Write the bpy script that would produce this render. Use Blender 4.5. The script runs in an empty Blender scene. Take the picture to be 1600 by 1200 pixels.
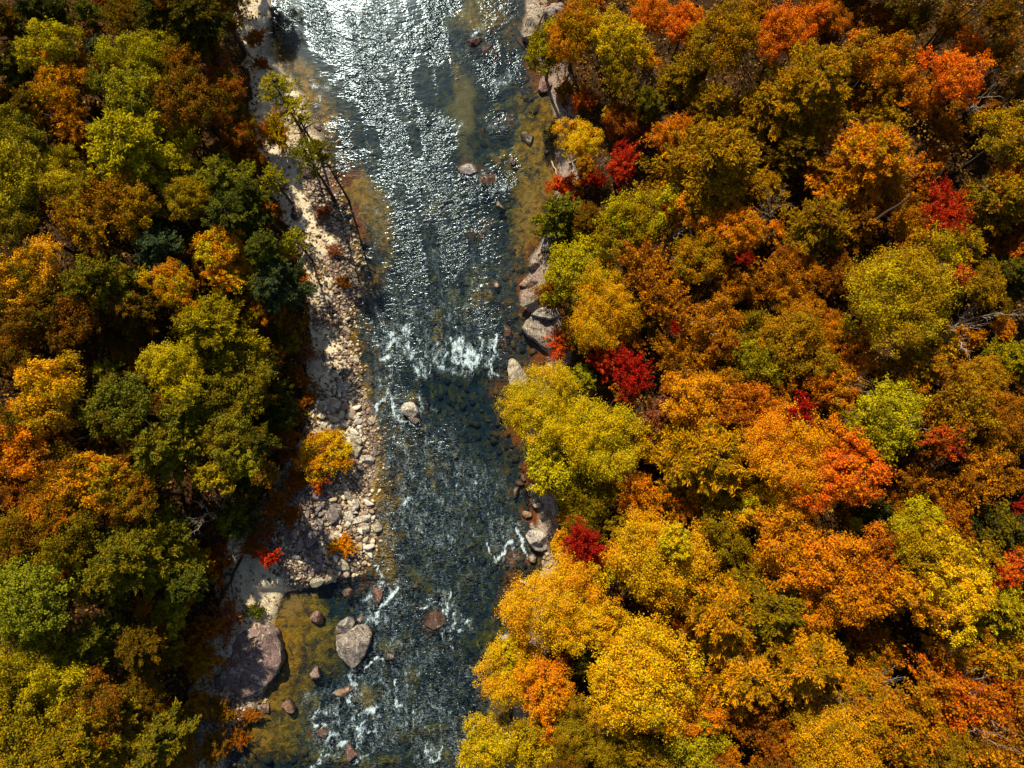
import bpy, math, random
import numpy as np
from math import radians, sin, cos, pi
rng = np.random.default_rng(11); random.seed(11)
S = bpy.context.scene
C = S.collection

# ---------------------------------------------------------------- camera model (photo is 1600 x 1200)
CAM_H, TILT, FPX = 75.0, radians(8.5), 1142.0
cT, sT = cos(TILT), sin(TILT)

def at(px, py, z=0.0):
    """World point at height z seen at photo pixel (px, py)."""
    u = (px - 800.0) / FPX; v = (600.0 - py) / FPX
    dx, dy, dz = u, v * cT + sT, v * sT - cT
    t = (z - CAM_H) / dz
    return np.array([dx * t, dy * t, z])

def proj(x, y, z=0.0):
    """Photo pixel of world points (arrays)."""
    zz = z - CAM_H
    yc = y * cT + zz * sT
    zc = -y * sT + zz * cT
    d = np.maximum(-zc, 1.0)
    return 800.0 + FPX * x / d, 600.0 - FPX * yc / d

# ---------------------------------------------------------------- noise
_grids = {}
def vnoise(x, y, scale, seed=0):
    if seed not in _grids:
        _grids[seed] = np.random.default_rng(1000 + seed).random((64, 64))
    g = _grids[seed]
    x = np.asarray(x, float) / scale; y = np.asarray(y, float) / scale
    xi = np.floor(x).astype(int); yi = np.floor(y).astype(int)
    fx = x - xi; fy = y - yi
    fx = fx * fx * (3 - 2 * fx); fy = fy * fy * (3 - 2 * fy)
    a = g[xi % 64, yi % 64]; b = g[(xi + 1) % 64, yi % 64]
    c = g[xi % 64, (yi + 1) % 64]; d = g[(xi + 1) % 64, (yi + 1) % 64]
    return (a * (1 - fx) + b * fx) * (1 - fy) + (c * (1 - fx) + d * fx) * fy

def fbm(x, y, scale, seed=0, octs=4):
    s = 0; a = 1; t = 0
    for o in range(octs):
        s = s + a * vnoise(x, y, scale / 2 ** o, seed + o); t += a; a *= 0.55
    return s / t

def sstep(a, b, x):
    t = np.clip((x - a) / (b - a), 0, 1)
    return t * t * (3 - 2 * t)

# ---------------------------------------------------------------- shore lines, read off the photo (y -> x)
LS = np.array([(-200,400),(0,422),(60,430),(85,434),(110,452),(150,485),(200,502),(240,520),(300,528),(350,545),(400,562),(450,572),
      (500,548),(560,560),(600,566),(650,590),(700,598),(735,592),(770,583),(830,592),(870,577),(900,562),(915,500),(925,450),(940,441),
      (980,430),(1030,440),(1060,432),(1085,412),(1110,395),(1150,376),(1200,356),(1500,300)], float)
RS = np.array([(-200,810),(0,818),(50,812),(80,832),(120,850),(200,868),(270,866),(330,856),(370,846),(400,826),(440,816),(470,812),
      (500,836),(540,852),(570,850),(590,830),(620,812),(680,818),(720,830),(760,834),(800,838),(840,832),(870,846),(900,838),(950,824),
      (1000,818),(1050,806),(1100,800),(1150,790),(1200,760),(1500,720)], float)
FL = np.array([(-200,345),(0,362),(100,392),(150,400),(200,404),(250,416),(300,430),(350,452),(400,472),(450,490),(500,494),(600,486),
      (650,482),(700,466),(750,440),(800,404),(870,356),(930,352),(970,366),(1000,330),(1060,320),(1100,300),(1200,286),(1500,240)], float)
def lshore(py): return np.interp(py, LS[:,0], LS[:,1])
def rshore(py): return np.interp(py, RS[:,0], RS[:,1])
def fline(py): return np.interp(py, FL[:,0], FL[:,1])
MPP = 0.066

def blobs(px, py, L):
    s = np.zeros_like(px, dtype=float)
    for b in L:
        cx, cy, rx, ry = b[:4]; a = radians(b[4] if len(b) > 4 else 0); w = b[5] if len(b) > 5 else 1.0
        dx = px - cx; dy = py - cy
        u = (dx * cos(a) + dy * sin(a)) / rx; v = (-dx * sin(a) + dy * cos(a)) / ry
        s = np.maximum(s, w * (1 - sstep(0.3, 1.4, np.sqrt(u * u + v * v))))
    return s

GOLD = [(452,1000,34,80,0,.95),(438,1095,40,40,0,.9),(480,1080,30,40,0,.7),(592,735,16,60,0,.75),(600,860,22,60,0,.75),(852,270,26,90,0,.95),(838,340,34,60,12,1),(548,420,12,60,-10,.8),(560,560,14,60,0,.8),(640,700,14,14,0,.5),(520,1190,60,20,0,.7),(690,1190,50,16,0,.5),(770,1000,24,40,0,.5),(470,103,52,24,22),(442,75,12,20),(490,140,32,22,40),(515,185,22,32,-20),(572,300,30,60,-12),(590,350,20,62,-10),(595,440,9,30),
  (745,18,55,28,0,.9),(706,115,18,36,0,.8),(815,225,30,55,0),(828,330,32,58,15),(815,285,24,40),(778,243,15,15),(800,165,22,26,0,.7),(855,190,18,70,0,.8),
  (640,617,16,16),(700,500,14,26,0,.8),(690,528,11,14),(738,455,20,40,20,.8),(675,735,7,34,0,.9),(592,782,24,34,0,.9),(620,746,9,9),(715,706,6,6),
  (700,726,7,7),(663,680,8,6),(606,885,14,44,0,.95),(640,845,8,8),(655,900,26,14,0,.6),(641,918,12,8),(672,922,8,8),(690,922,8,7),(704,790,6,6),
  (474,965,48,46,0,1),(505,1005,44,44,0,.85),(460,1072,19,15),(571,1090,24,18),(430,1150,66,48,0,.85),(610,1008,24,24,0,.8),(650,1062,18,24,0,.6),
  (640,1118,8,8,0,.8),(782,1125,22,46,0,.8),(595,1195,44,16,0,.9),(560,612,12,24),(566,665,14,44),(585,690,14,30,0,.8),(553,540,10,40,0,.9),(730,860,12,5,-15),
  (745,852,12,5,-15,.8),(580,850,20,14),(552,845,20,26),(690,330,40,10,-8,.7),(660,1150,60,20,0,.5),(770,1040,30,14,0,.55),(740,1000,40,10,0,.4),(610,845,18,10,0,.9)]
REDB = [(866,260,14,80,0,1),(854,360,12,40,12,1),(600,905,20,20,0,.7),(858,555,34,66,-20),(826,450,26,20,-20),(833,475,24,24),(824,745,20,44),(838,785,16,46),(680,968,22,18),(802,882,30,16),(832,930,16,26),
  (790,530,18,20,0,.8),(545,275,26,40),(550,330,14,60,-10),(760,280,22,20),(735,258,22,10),(846,110,18,56,-8),(740,66,14,12),(762,72,12,16),(795,610,26,60,0,.7),
  (536,855,24,24,0,.8),(574,905,24,16,0,.8),(492,1155,16,26,0,.7),(540,1178,22,18,0,.7),(548,1095,16,14,0,.7),(800,930,30,40,0,.6),(845,370,16,40,20),
  (745,350,40,12,-25,.7),(780,190,24,10,20,.8),(815,655,16,50,0,.8),(560,640,10,50,0,.6),(700,640,0.1,0.1)]
TAN = [(725,160,38,70,0,.85),(724,225,26,44,0,.6),(825,340,24,50,10,.5),(735,470,18,30,10,.5),(775,865,12,26,0,.6),(455,940,16,40,0,.8),(470,102,40,18,22,.6)]
CALM = [(845,320,36,80,8,.95),(850,220,24,70,0,.85),(446,1080,50,60,0,.8),(450,1000,40,80,0,.85),(470,100,75,42,22,1.1),(505,160,40,40,40,1),(572,310,48,90,-12,1),(592,400,20,60,-8,.9),(725,165,32,60,0),(722,225,22,40,0,.9),(850,560,46,70,-15),(830,350,30,50,12,.9),(470,103,50,22,22,.85),(470,965,46,46,0,.8),(575,310,36,70,-12,.65),
  (500,1000,40,46,0,.7),(835,225,30,70,0,.55),(830,760,22,70,0,.8),(430,1150,70,60,0,.75),(560,640,20,80,0,.8),(830,930,30,40,0,.8),(720,600,50,40,0,.45),(770,660,40,60,0,.4)]

def masks(x, y):
    """Everything the setting is built from, at world points."""
    px, py = proj(x, y, 0.0)
    jit = (vnoise(x, y, 1.3, 3) - .5) * 14 + (vnoise(x, y, 4.0, 4) - .5) * 14
    dl = (lshore(py) - px + jit * .6) * MPP
    dr = (px - rshore(py) + jit * .6) * MPP
    d = np.maximum(dl, dr)
    df = (fline(py) - px + jit) * MPP            # > 0 inside the forest on the west bank
    return px, py, d, dl, dr, df

def ground_z(x, y):
    x = np.asarray(x, float); y = np.asarray(y, float)
    px, py, d, dl, dr, df = masks(x, y)
    qx = px + (fbm(x, y, 3.5, 141, 4) - .5) * 62; qy = py + (fbm(x, y, 3.5, 151, 4) - .5) * 62
    gold = blobs(qx, qy, GOLD)
    dep = 0.12 + 1.05 * sstep(0.0, 5.0, -d)
    dep = dep * (1 - .66 * np.maximum(np.maximum(gold, .8 * blobs(qx, qy, TAN)), .5 * blobs(qx, qy, REDB)))
    bed = -dep + (fbm(x, y, 1.6, 8, 3) - .5) * .22 * np.clip(-d, 0, 1)
    left = 0.75 * sstep(0, 7, dl) * 1.0 + .09 * np.minimum(dl, 3) + np.where(df > 0, .16 * df, 0) + .7 * sstep(0, 3, df)
    right = 1.5 * sstep(0, 3.0, dr) + np.maximum(dr - 1, 0) * .17
    land = np.where(dl > dr, left, right)
    land = land + (fbm(x, y, 7, 12, 4) - .5) * np.clip(d * .25, 0, 1.6) + (fbm(x, y, .9, 15, 2) - .5) * .12 * np.clip(d, 0, 1)
    land = np.where(d > 70, land - (d - 70) * .1, land)
    return np.where(d > 0, land, bed)

# ---------------------------------------------------------------- mesh helpers
def mesh_np(name, V, Fq, attrs=None, smooth=False, face_attrs=None, mats=()):
    """Mesh from numpy arrays. Fq: (n,k) faces all with k corners."""
    me = bpy.data.meshes.new(name)
    V = np.asarray(V, np.float32); Fq = np.asarray(Fq, np.int32)
    n, k = Fq.shape
    me.vertices.add(len(V)); me.vertices.foreach_set('co', V.ravel())
    me.loops.add(n * k); me.loops.foreach_set('vertex_index', Fq.ravel())
    me.polygons.add(n)
    me.polygons.foreach_set('loop_start', np.arange(0, n * k, k, dtype=np.int32))
    me.polygons.foreach_set('loop_total', np.full(n, k, np.int32))
    if smooth: me.polygons.foreach_set('use_smooth', np.ones(n, bool))
    for an, val in (attrs or {}).items():
        a = me.attributes.new(an, 'FLOAT_COLOR', 'POINT'); a.data.foreach_set('color', np.asarray(val, np.float32).ravel())
    for an, val in (face_attrs or {}).items():
        a = me.attributes.new(an, 'FLOAT_COLOR', 'FACE'); a.data.foreach_set('color', np.asarray(val, np.float32).ravel())
    for m in mats: me.materials.append(m)
    me.update(); me.validate()
    return me

def link(name, me, parent=None, loc=(0,0,0)):
    o = bpy.data.objects.new(name, me); C.objects.link(o); o.location = loc
    if parent is not None: o.parent = parent
    return o

def tag(o, label=None, cat=None, group=None, kind=None):
    if label: o['label'] = label
    if cat: o['category'] = cat
    if group: o['group'] = group
    if kind: o['kind'] = kind
    return o

def unit(v):
    return v / np.maximum(np.linalg.norm(v, axis=-1, keepdims=True), 1e-9)

def cards(P, N, s, asp=1.0, T=None, r=rng):
    """Leaf-sized rhombi. P centres, N normals, s half length, T optional long direction."""
    n = len(P)
    if T is None: T = r.normal(size=(n, 3))
    T = T - N * np.sum(T * N, axis=1, keepdims=True); T = unit(T)
    B = np.cross(N, T)
    s = np.broadcast_to(np.asarray(s, float), (n,))[:, None]
    bend = N * s * .25
    V = np.stack([P + T * s - bend, P + B * s * asp, P - T * s - bend, P - B * s * asp], 1).reshape(-1, 3)
    return V, np.arange(n * 4).reshape(n, 4)

def tube(pts, rad, sides=6):
    pts = np.asarray(pts, float); n = len(pts)
    tang = np.gradient(pts, axis=0); tang = unit(tang)
    ref = np.array([.31, .17, .93]) if abs(tang[0][2]) < .9 else np.array([1.0, .1, 0])
    a = unit(np.cross(tang, ref)); b = np.cross(tang, a)
    th = np.arange(sides) * 2 * pi / sides
    V = (pts[:, None, :] + np.asarray(rad)[:, None, None] * (np.cos(th)[None, :, None] * a[:, None, :] + np.sin(th)[None, :, None] * b[:, None, :])).reshape(-1, 3)
    F = []
    for i in range(n - 1):
        for j in range(sides):
            F.append((i*sides+j, i*sides+(j+1)%sides, (i+1)*sides+(j+1)%sides, (i+1)*sides+j))
    return V, F

class Tubes:
    def __init__(s): s.V = []; s.F = []; s.n = 0
    def add(s, pts, rad, sides=6):
        V, F = tube(pts, rad, sides); s.V.append(V); s.F += [tuple(i + s.n for i in f) for f in F]; s.n += len(V)
    def mesh(s, name, m): return mesh_np(name, np.concatenate(s.V), s.F, smooth=True, mats=[m])

def wobble(p0, p1, n, amt, r=rng):
    t = np.linspace(0, 1, n)[:, None]
    p = np.asarray(p0, float) * (1 - t) + np.asarray(p1, float) * t
    w = r.normal(size=(n, 3)) * amt * np.sin(np.clip(t * 1.0, 0, 1) * pi * .9)
    return p + w

# ---------------------------------------------------------------- materials
def mat(name):
    m = bpy.data.materials.new(name); m.use_nodes = True
    nt = m.node_tree; nt.nodes.clear()
    out = nt.nodes.new('ShaderNodeOutputMaterial')
    return m, nt, out
class NB:
    """Tiny node-building helper."""
    def __init__(s, nt): s.nt = nt
    def n(s, t, **kw):
        nd = s.nt.nodes.new(t)
        for k, v in kw.items(): setattr(nd, k, v)
        return nd
    def put(s, sock, v):
        if isinstance(v, bpy.types.NodeSocket): s.nt.links.new(v, sock)
        elif isinstance(v, tuple) and len(v) == 3 and sock.type == 'RGBA': sock.default_value = (*v, 1)
        else: sock.default_value = v
    def math(s, op, a, b=None, clamp=False):
        nd = s.n('ShaderNodeMath', operation=op, use_clamp=clamp); s.put(nd.inputs[0], a)
        if b is not None: s.put(nd.inputs[1], b)
        return nd.outputs[0]
    def mix(s, f, a, b, blend='MIX'):
        nd = s.n('ShaderNodeMix', data_type='RGBA', blend_type=blend)
        s.put(nd.inputs[0], f); s.put(nd.inputs[6], a); s.put(nd.inputs[7], b); return nd.outputs[2]
    def noise(s, scale, vec=None, detail=4, rough=.55, dist=0.0):
        nd = s.n('ShaderNodeTexNoise'); nd.inputs['Scale'].default_value = scale; nd.inputs['Detail'].default_value = detail
        nd.inputs['Roughness'].default_value = rough; nd.inputs['Distortion'].default_value = dist
        if vec is not None: s.put(nd.inputs['Vector'], vec)
        return nd.outputs['Fac']
    def vor(s, scale, vec=None, feature='F1', out='Distance'):
        nd = s.n('ShaderNodeTexVoronoi', feature=feature); nd.inputs['Scale'].default_value = scale
        if vec is not None: s.put(nd.inputs['Vector'], vec)
        return nd.outputs[out]
    def ramp(s, f, stops):
        nd = s.n('ShaderNodeValToRGB'); e = nd.color_ramp.elements
        while len(e) < len(stops): e.new(.5)
        for i, (p, c) in enumerate(stops):
            e[i].position = p; e[i].color = (*c, 1) if isinstance(c, tuple) else (c, c, c, 1)
        s.put(nd.inputs[0], f); return nd.outputs[0]
    def attr(s, name, typ='GEOMETRY'):
        nd = s.n('ShaderNodeAttribute', attribute_name=name, attribute_type=typ); return nd
    def sep(s, c):
        nd = s.n('ShaderNodeSeparateColor'); s.put(nd.inputs[0], c); return nd.outputs
    def bump(s, h, strength, dist, normal=None):
        nd = s.n('ShaderNodeBump'); s.put(nd.inputs['Strength'], strength); nd.inputs['Distance'].default_value = dist
        s.put(nd.inputs['Height'], h)
        if normal is not None: s.put(nd.inputs['Normal'], normal)
        return nd.outputs[0]
    def map(s, vec, scale=(1,1,1), rot=(0,0,0)):
        nd = s.n('ShaderNodeMapping'); s.put(nd.inputs['Vector'], vec); nd.inputs['Scale'].default_value = scale; nd.inputs['Rotation'].default_value = rot
        return nd.outputs[0]

def leaf_material():
    m, nt, out = mat('leaf'); b = NB(nt)
    oi = b.n('ShaderNodeObjectInfo')
    v = b.sep(b.attr('var').outputs['Color'])
    t2 = b.attr('tint2', 'OBJECT').outputs['Color']
    pos = b.n('ShaderNodeNewGeometry').outputs['Position']
    f = b.math('ADD', b.math('MULTIPLY', v[1], .75), b.math('MULTIPLY', b.noise(.7, pos, 3), .7))
    f = b.ramp(f, [(.52, 0.0), (.86, 1.0)])
    col = b.mix(f, oi.outputs['Color'], t2)
    hs = b.n('ShaderNodeHueSaturation')
    b.put(hs.inputs['Hue'], b.math('ADD', .490, b.math('MULTIPLY', v[0], .030)))
    b.put(hs.inputs['Saturation'], b.math('ADD', .97, b.math('MULTIPLY', v[2], .05)))
    b.put(hs.inputs['Value'], b.math('ADD', .62, b.math('MULTIPLY', v[2], .76)))
    b.put(hs.inputs['Color'], col)
    d = b.n('ShaderNodeBsdfDiffuse'); t = b.n('ShaderNodeBsdfTranslucent')
    b.put(d.inputs['Color'], hs.outputs[0]); b.put(t.inputs['Color'], hs.outputs[0])
    m1 = b.n('ShaderNodeMixShader'); m1.inputs[0].default_value = .2; nt.links.new(d.outputs[0], m1.inputs[1]); nt.links.new(t.outputs[0], m1.inputs[2])
    nt.links.new(m1.outputs[0], out.inputs[0])
    return m

def bark_material(name, c1, c2):
    m, nt, out = mat(name); b = NB(nt)
    tc = b.n('ShaderNodeTexCoord').outputs['Object']
    f = b.noise(9, b.map(tc, (1, 1, .3)), 5, .7)
    col = b.mix(f, c1, c2)
    p = b.n('ShaderNodeBsdfDiffuse'); b.put(p.inputs['Color'], col); b.put(p.inputs['Normal'], b.bump(f, .6, .05))
    nt.links.new(p.outputs[0], out.inputs[0]); return m

def undergrowth_material():
    m, nt, out = mat('undergrowth_leaf'); b = NB(nt)
    v = b.sep(b.attr('var').outputs['Color'])
    pos = b.n('ShaderNodeNewGeometry').outputs['Position']
    big = b.noise(.42, pos, 5, .65)
    col = b.ramp(b.math('ADD', b.math('MULTIPLY', big, .85), b.math('MULTIPLY', v[0], .22)),
        [(.30, (.09,.08,.006)), (.42, (.15,.10,.016)), (.50, (.21,.09,.022)), (.60, (.30,.14,.016)), (.72, (.16,.125,.014)), (.82, (.31,.075,.016))])
    hs = b.n('ShaderNodeHueSaturation'); b.put(hs.inputs['Value'], b.math('ADD', .5, b.math('MULTIPLY', v[1], .9))); b.put(hs.inputs['Color'], col)
    d = b.n('ShaderNodeBsdfDiffuse'); b.put(d.inputs['Color'], hs.outputs[0])
    nt.links.new(d.outputs[0], out.inputs[0]); return m

def rock_material(name, big):
    m, nt, out = mat(name); b = NB(nt)
    oi = b.n('ShaderNodeObjectInfo')
    geo = b.n('ShaderNodeNewGeometry')
    tc = geo.outputs['Position']
    n1 = b.noise(.9 if big else 2.5, tc, 6, .65); n2 = b.noise(4.5, tc, 5, .7); n3 = b.noise(1.6, b.map(tc, (1,1,1), (0,0,.6)), 5, .75, .6)
    col = b.mix(b.ramp(n1, [(.35, 0.0), (.66, 1.0)]), oi.outputs['Color'], b.mix(.40 if big else .22, oi.outputs['Color'], (.12,.088,.068)))
    col = b.mix(b.ramp(n2, [(.3, .5 if big else .25), (.7, 0.0)]), col, (.07,.05,.045))
    lich = b.ramp(n3, [(.53, 0.0), (.62, 1.0)])
    col = b.mix(b.math('MULTIPLY', lich, .62 if big else .3), col, (.62,.58,.42))
    # only the damp foot of the stone, at the water line, is stained dark
    z = b.n('ShaderNodeSeparateXYZ'); b.put(z.inputs[0], tc)
    wet = b.ramp(b.math('ADD', z.outputs[2], b.math('MULTIPLY', n2, .12)), [(.10, 1.0), (.22, 0.0)])
    col = b.mix(b.math('MULTIPLY', wet, .8), col, (.075,.03,.014))
    if big:
        def crack(sc, wd, rz, st):
            f = b.noise(sc, b.map(tc, st, (0, 0, rz)), 5, .55, 1.1)
            return b.ramp(b.math('ABSOLUTE', b.math('SUBTRACT', f, .5)), [(0.0, 1.0), (wd, 0.0)])
        cr = b.math('MAXIMUM', crack(.55, .012, .5, (1, 1.9, 1)), b.math('MULTIPLY', crack(1.3, .016, -.7, (1.8, .8, 1)), .7))
        col = b.mix(b.math('MULTIPLY', b.math('MULTIPLY', cr, .85), b.ramp(n1, [(.42, .15), (.58, 1.0)])), col, (.035,.025,.02))
        h = b.math('SUBTRACT', b.math('ADD', b.math('MULTIPLY', n2, .5), n3), cr)
        nrm = b.bump(h, .9, .12)
    else:
        nrm = b.bump(n2, .6, .06)
    p = b.n('ShaderNodeBsdfPrincipled'); b.put(p.inputs['Base Color'], col); p.inputs['Roughness'].default_value = .8
    p.inputs['Specular IOR Level'].default_value = .25; b.put(p.inputs['Normal'], nrm)
    nt.links.new(p.outputs[0], out.inputs[0]); return m

def ground_material():
    m, nt, out = mat('ground'); b = NB(nt)
    pos = b.n('ShaderNodeNewGeometry').outputs['Position']
    zo = b.sep(b.attr('zone').outputs['Color']); be = b.sep(b.attr('bed').outputs['Color'])
    n_s = b.noise(5, pos, 6, .7); n_m = b.noise(1.1, pos, 6, .62); n_l = b.noise(.35, pos, 4, .6); n_f = b.noise(18, pos, 3, .7)
    # forest floor: leaf litter
    lit = b.ramp(b.math('ADD', b.math('MULTIPLY', n_l, .5), b.math('MULTIPLY', n_s, .5)),
        [(.34, (.012,.008,.004)), (.47, (.035,.016,.005)), (.56, (.07,.03,.007)), (.68, (.055,.04,.009))])
    # sand
    sand = b.mix(b.ramp(n_m, [(.35, 0.0), (.7, 1.0)]), (.74,.64,.44), (.58,.45,.27))
    sand = b.mix(b.ramp(n_f, [(.58, 0.0), (.66, .7)]), sand, (.12,.075,.05))
    sand = b.mix(b.ramp(b.math('ADD', b.math('MULTIPLY', n_m, .5), b.math('MULTIPLY', n_s, .5)), [(.50, 0.0), (.60, .42)]), sand, (.15,.085,.045))
    # cobble ground between the loose stones
    vc = b.n('ShaderNodeTexVoronoi'); vc.inputs['Scale'].default_value = 2.6; b.put(vc.inputs['Vector'], pos)
    vs = b.sep(vc.outputs['Color'])
    stone = b.ramp(vs[0], [(0.0, (.10,.065,.05)), (.35, (.26,.19,.14)), (.7, (.42,.34,.25)), (1.0, (.16,.10,.085))])
    edge = b.ramp(b.vor(2.6, pos, 'DISTANCE_TO_EDGE'), [(.03, 1.0), (.12, 0.0)])
    stone = b.mix(edge, stone, (.045,.025,.018))
    gf = b.ramp(b.math('ADD', zo[0], b.math('MULTIPLY', b.math('SUBTRACT', n_m, .5), .9)), [(.38, 0.0), (.55, 1.0)])
    sf = b.ramp(b.math('ADD', zo[1], b.math('MULTIPLY', b.math('SUBTRACT', n_s, .5), .9)), [(.38, 0.0), (.55, 1.0)])
    rf = b.ramp(b.math('ADD', zo[2], b.math('MULTIPLY', b.math('SUBTRACT', n_m, .5), .6)), [(.38, 0.0), (.6, 1.0)])
    rockc = b.mix(b.ramp(n_s, [(.35, 0.0), (.65, 1.0)]), (.16,.10,.08), (.40,.33,.26))
    land = b.mix(rf, b.mix(sf, b.mix(gf, lit, sand), stone), rockc)
    # river bed
    vb = b.n('ShaderNodeTexVoronoi'); vb.inputs['Scale'].default_value = 2.3; b.put(vb.inputs['Vector'], b.map(pos, (1,.8,1)))
    bs = b.sep(vb.outputs['Color'])
    dark = b.ramp(b.math('ADD', b.math('MULTIPLY', bs[0], .4), b.math('MULTIPLY', n_m, .6)),
        [(.25, (.010,.022,.034)), (.5, (.024,.034,.040)), (.62, (.07,.050,.022)), (.8, (.13,.085,.02))])
    n_mm = b.math('ADD', .5, b.math('MULTIPLY', b.math('SUBTRACT', b.noise(1.5, pos, 6, .68, .7), .5), 1.7))
    gold = b.ramp(b.math('ADD', b.math('MULTIPLY', n_mm, .7), b.math('MULTIPLY', n_s, .3)), [(.34, (.06,.05,.012)), (.46, (.19,.125,.015)), (.6, (.27,.175,.016)), (.72, (.34,.20,.022))])
    redb = b.mix(n_mm, (.07,.025,.012), (.22,.075,.018))
    tan = b.mix(b.ramp(n_m, [(.3, 0.0), (.7, 1.0)]), (.25,.17,.06), (.13,.10,.036))
    w = b.math('ADD', b.math('MULTIPLY', b.math('SUBTRACT', n_mm, .5), 1.9), b.math('MULTIPLY', b.math('SUBTRACT', n_s, .5), .9))
    bed = b.mix(b.ramp(b.math('ADD', be[1], w), [(.35, 0.0), (.62, 1.0)]), dark, redb)
    gold = b.mix(b.ramp(bs[1], [(.2, .55), (.6, 0.0)]), gold, (.07,.045,.014))
    bed = b.mix(b.ramp(b.math('ADD', be[0], w), [(.25, 0.0), (.80, .92)]), bed, gold)
    bed = b.mix(b.ramp(b.math('ADD', be[2], b.math('MULTIPLY', w, .5)), [(.30, 0.0), (.75, .9)]), bed, tan)
    z = b.n('ShaderNodeSeparateXYZ'); b.put(z.inputs[0], pos)
    wet = b.ramp(b.math('ADD', b.math('MULTIPLY', z.outputs[2], 1.0), b.math('MULTIPLY', n_s, .1)), [(.05, 1.0), (.16, 0.0)])
    col = b.mix(wet, land, bed)
    p = b.n('ShaderNodeBsdfPrincipled'); b.put(p.inputs['Base Color'], col); p.inputs['Roughness'].default_value = .9
    p.inputs['Specular IOR Level'].default_value = .15
    hh = b.math('ADD', b.math('MULTIPLY', n_s, .6), b.math('MULTIPLY', edge, -.4))
    b.put(p.inputs['Normal'], b.bump(hh, .6, .12))
    nt.links.new(p.outputs[0], out.inputs[0]); return m

def water_material():
    m, nt, out = mat('water'); b = NB(nt)
    pos = b.n('ShaderNodeNewGeometry').outputs['Position']
    wa = b.sep(b.attr('water').outputs['Color'])     # r foam, g calm, b depth
    chop = b.math('MULTIPLY', b.math('SUBTRACT', 1.0, wa[1]), 1.25)
    sk = b.map(pos, (1.0, 1.7, 1.0), (0, 0, radians(-22)))
    w1 = b.noise(1.6, sk, 2, .42, .7); w2 = b.noise(4.4, sk, 1, .5, .4)
    h = b.math('ADD', b.math('MULTIPLY', w1, .55), b.math('MULTIPLY', w2, .20))
    nrm = b.bump(h, chop, .17)
    fr = b.n('ShaderNodeFresnel'); fr.inputs['IOR'].default_value = 1.333; b.put(fr.inputs['Normal'], nrm)
    gl = b.n('ShaderNodeBsdfGlossy'); gl.inputs['Roughness'].default_value = .165; gl.inputs['Color'].default_value = (.66, .84, .97, 1); b.put(gl.inputs['Normal'], nrm)
    tr = b.n('ShaderNodeBsdfTransparent')
    b.put(tr.inputs['Color'], b.mix(wa[2], (.96,.90,.74), (.48,.66,.72)))
    m1 = b.n('ShaderNodeMixShader'); b.put(m1.inputs[0], fr.outputs[0]); nt.links.new(tr.outputs[0], m1.inputs[1]); nt.links.new(gl.outputs[0], m1.inputs[2])
    # foam: broken into threads by fine noise drawn out down the river
    fl = b.map(pos, (1.0, .55, 1.0), (0, 0, radians(10)))
    th = b.noise(5.5, fl, 6, .72, 1.2); th2 = b.noise(1.6, fl, 5, .65, .8)
    fm = b.math('SUBTRACT', b.math('ADD', b.math('MULTIPLY', wa[0], .70), b.math('MULTIPLY', b.math('SUBTRACT', th, .5), 2.6)), b.math('MULTIPLY', b.math('SUBTRACT', .56, th2), 1.4))
    fm = b.math('MULTIPLY', b.ramp(fm, [(.38, 0.0), (.95, 1.0)]), b.ramp(wa[0], [(.015, 0.0), (.12, 1.0)]))
    fine = b.math('ADD', b.math('MULTIPLY', b.noise(3.4, b.map(pos, (1.0, 2.6, 1.0), (0, 0, radians(-26))), 4, .68, 1.0), .72), b.math('MULTIPLY', th2, .28))  # pale ripple marks: aeration, plus sky and sun highlights put into foam colour
    fm = b.math('MAXIMUM', fm, b.math('MULTIPLY', b.ramp(fine, [(.50, 0.0), (.60, .22), (.72, .55)]), b.math('MULTIPLY', b.ramp(wa[0], [(.04, 0.0), (.34, 1.0)]), b.ramp(b.noise(.33, b.map(pos, (1.6, .8, 1.0), (0, 0, radians(8))), 4, .6, .6), [(.36, .40), (.58, 1.0)]))))
    fd = b.n('ShaderNodeBsdfDiffuse'); fd.inputs['Color'].default_value = (.66, .85, .90, 1); b.put(fd.inputs['Normal'], b.bump(th, .8, .12))
    m2 = b.n('ShaderNodeMixShader'); b.put(m2.inputs[0], b.math('MULTIPLY', fm, .92)); nt.links.new(m1.outputs[0], m2.inputs[1]); nt.links.new(fd.outputs[0], m2.inputs[2])
    nt.links.new(m2.outputs[0], out.inputs[0]); return m

M_LEAF = leaf_material(); M_UNDER = undergrowth_material()
M_BARK = bark_material('bark', (.035,.025,.018), (.11,.08,.055))
M_PALE = bark_material('bare_wood', (.38,.31,.22), (.64,.55,.42))
M_DARKW = bark_material('dark_wood', (.03,.018,.012), (.10,.055,.035))
M_ROCK = rock_material('boulder_stone', True); M_STONE = rock_material('small_stone', False)
M_GROUND = ground_material(); M_WATER = water_material()

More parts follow.
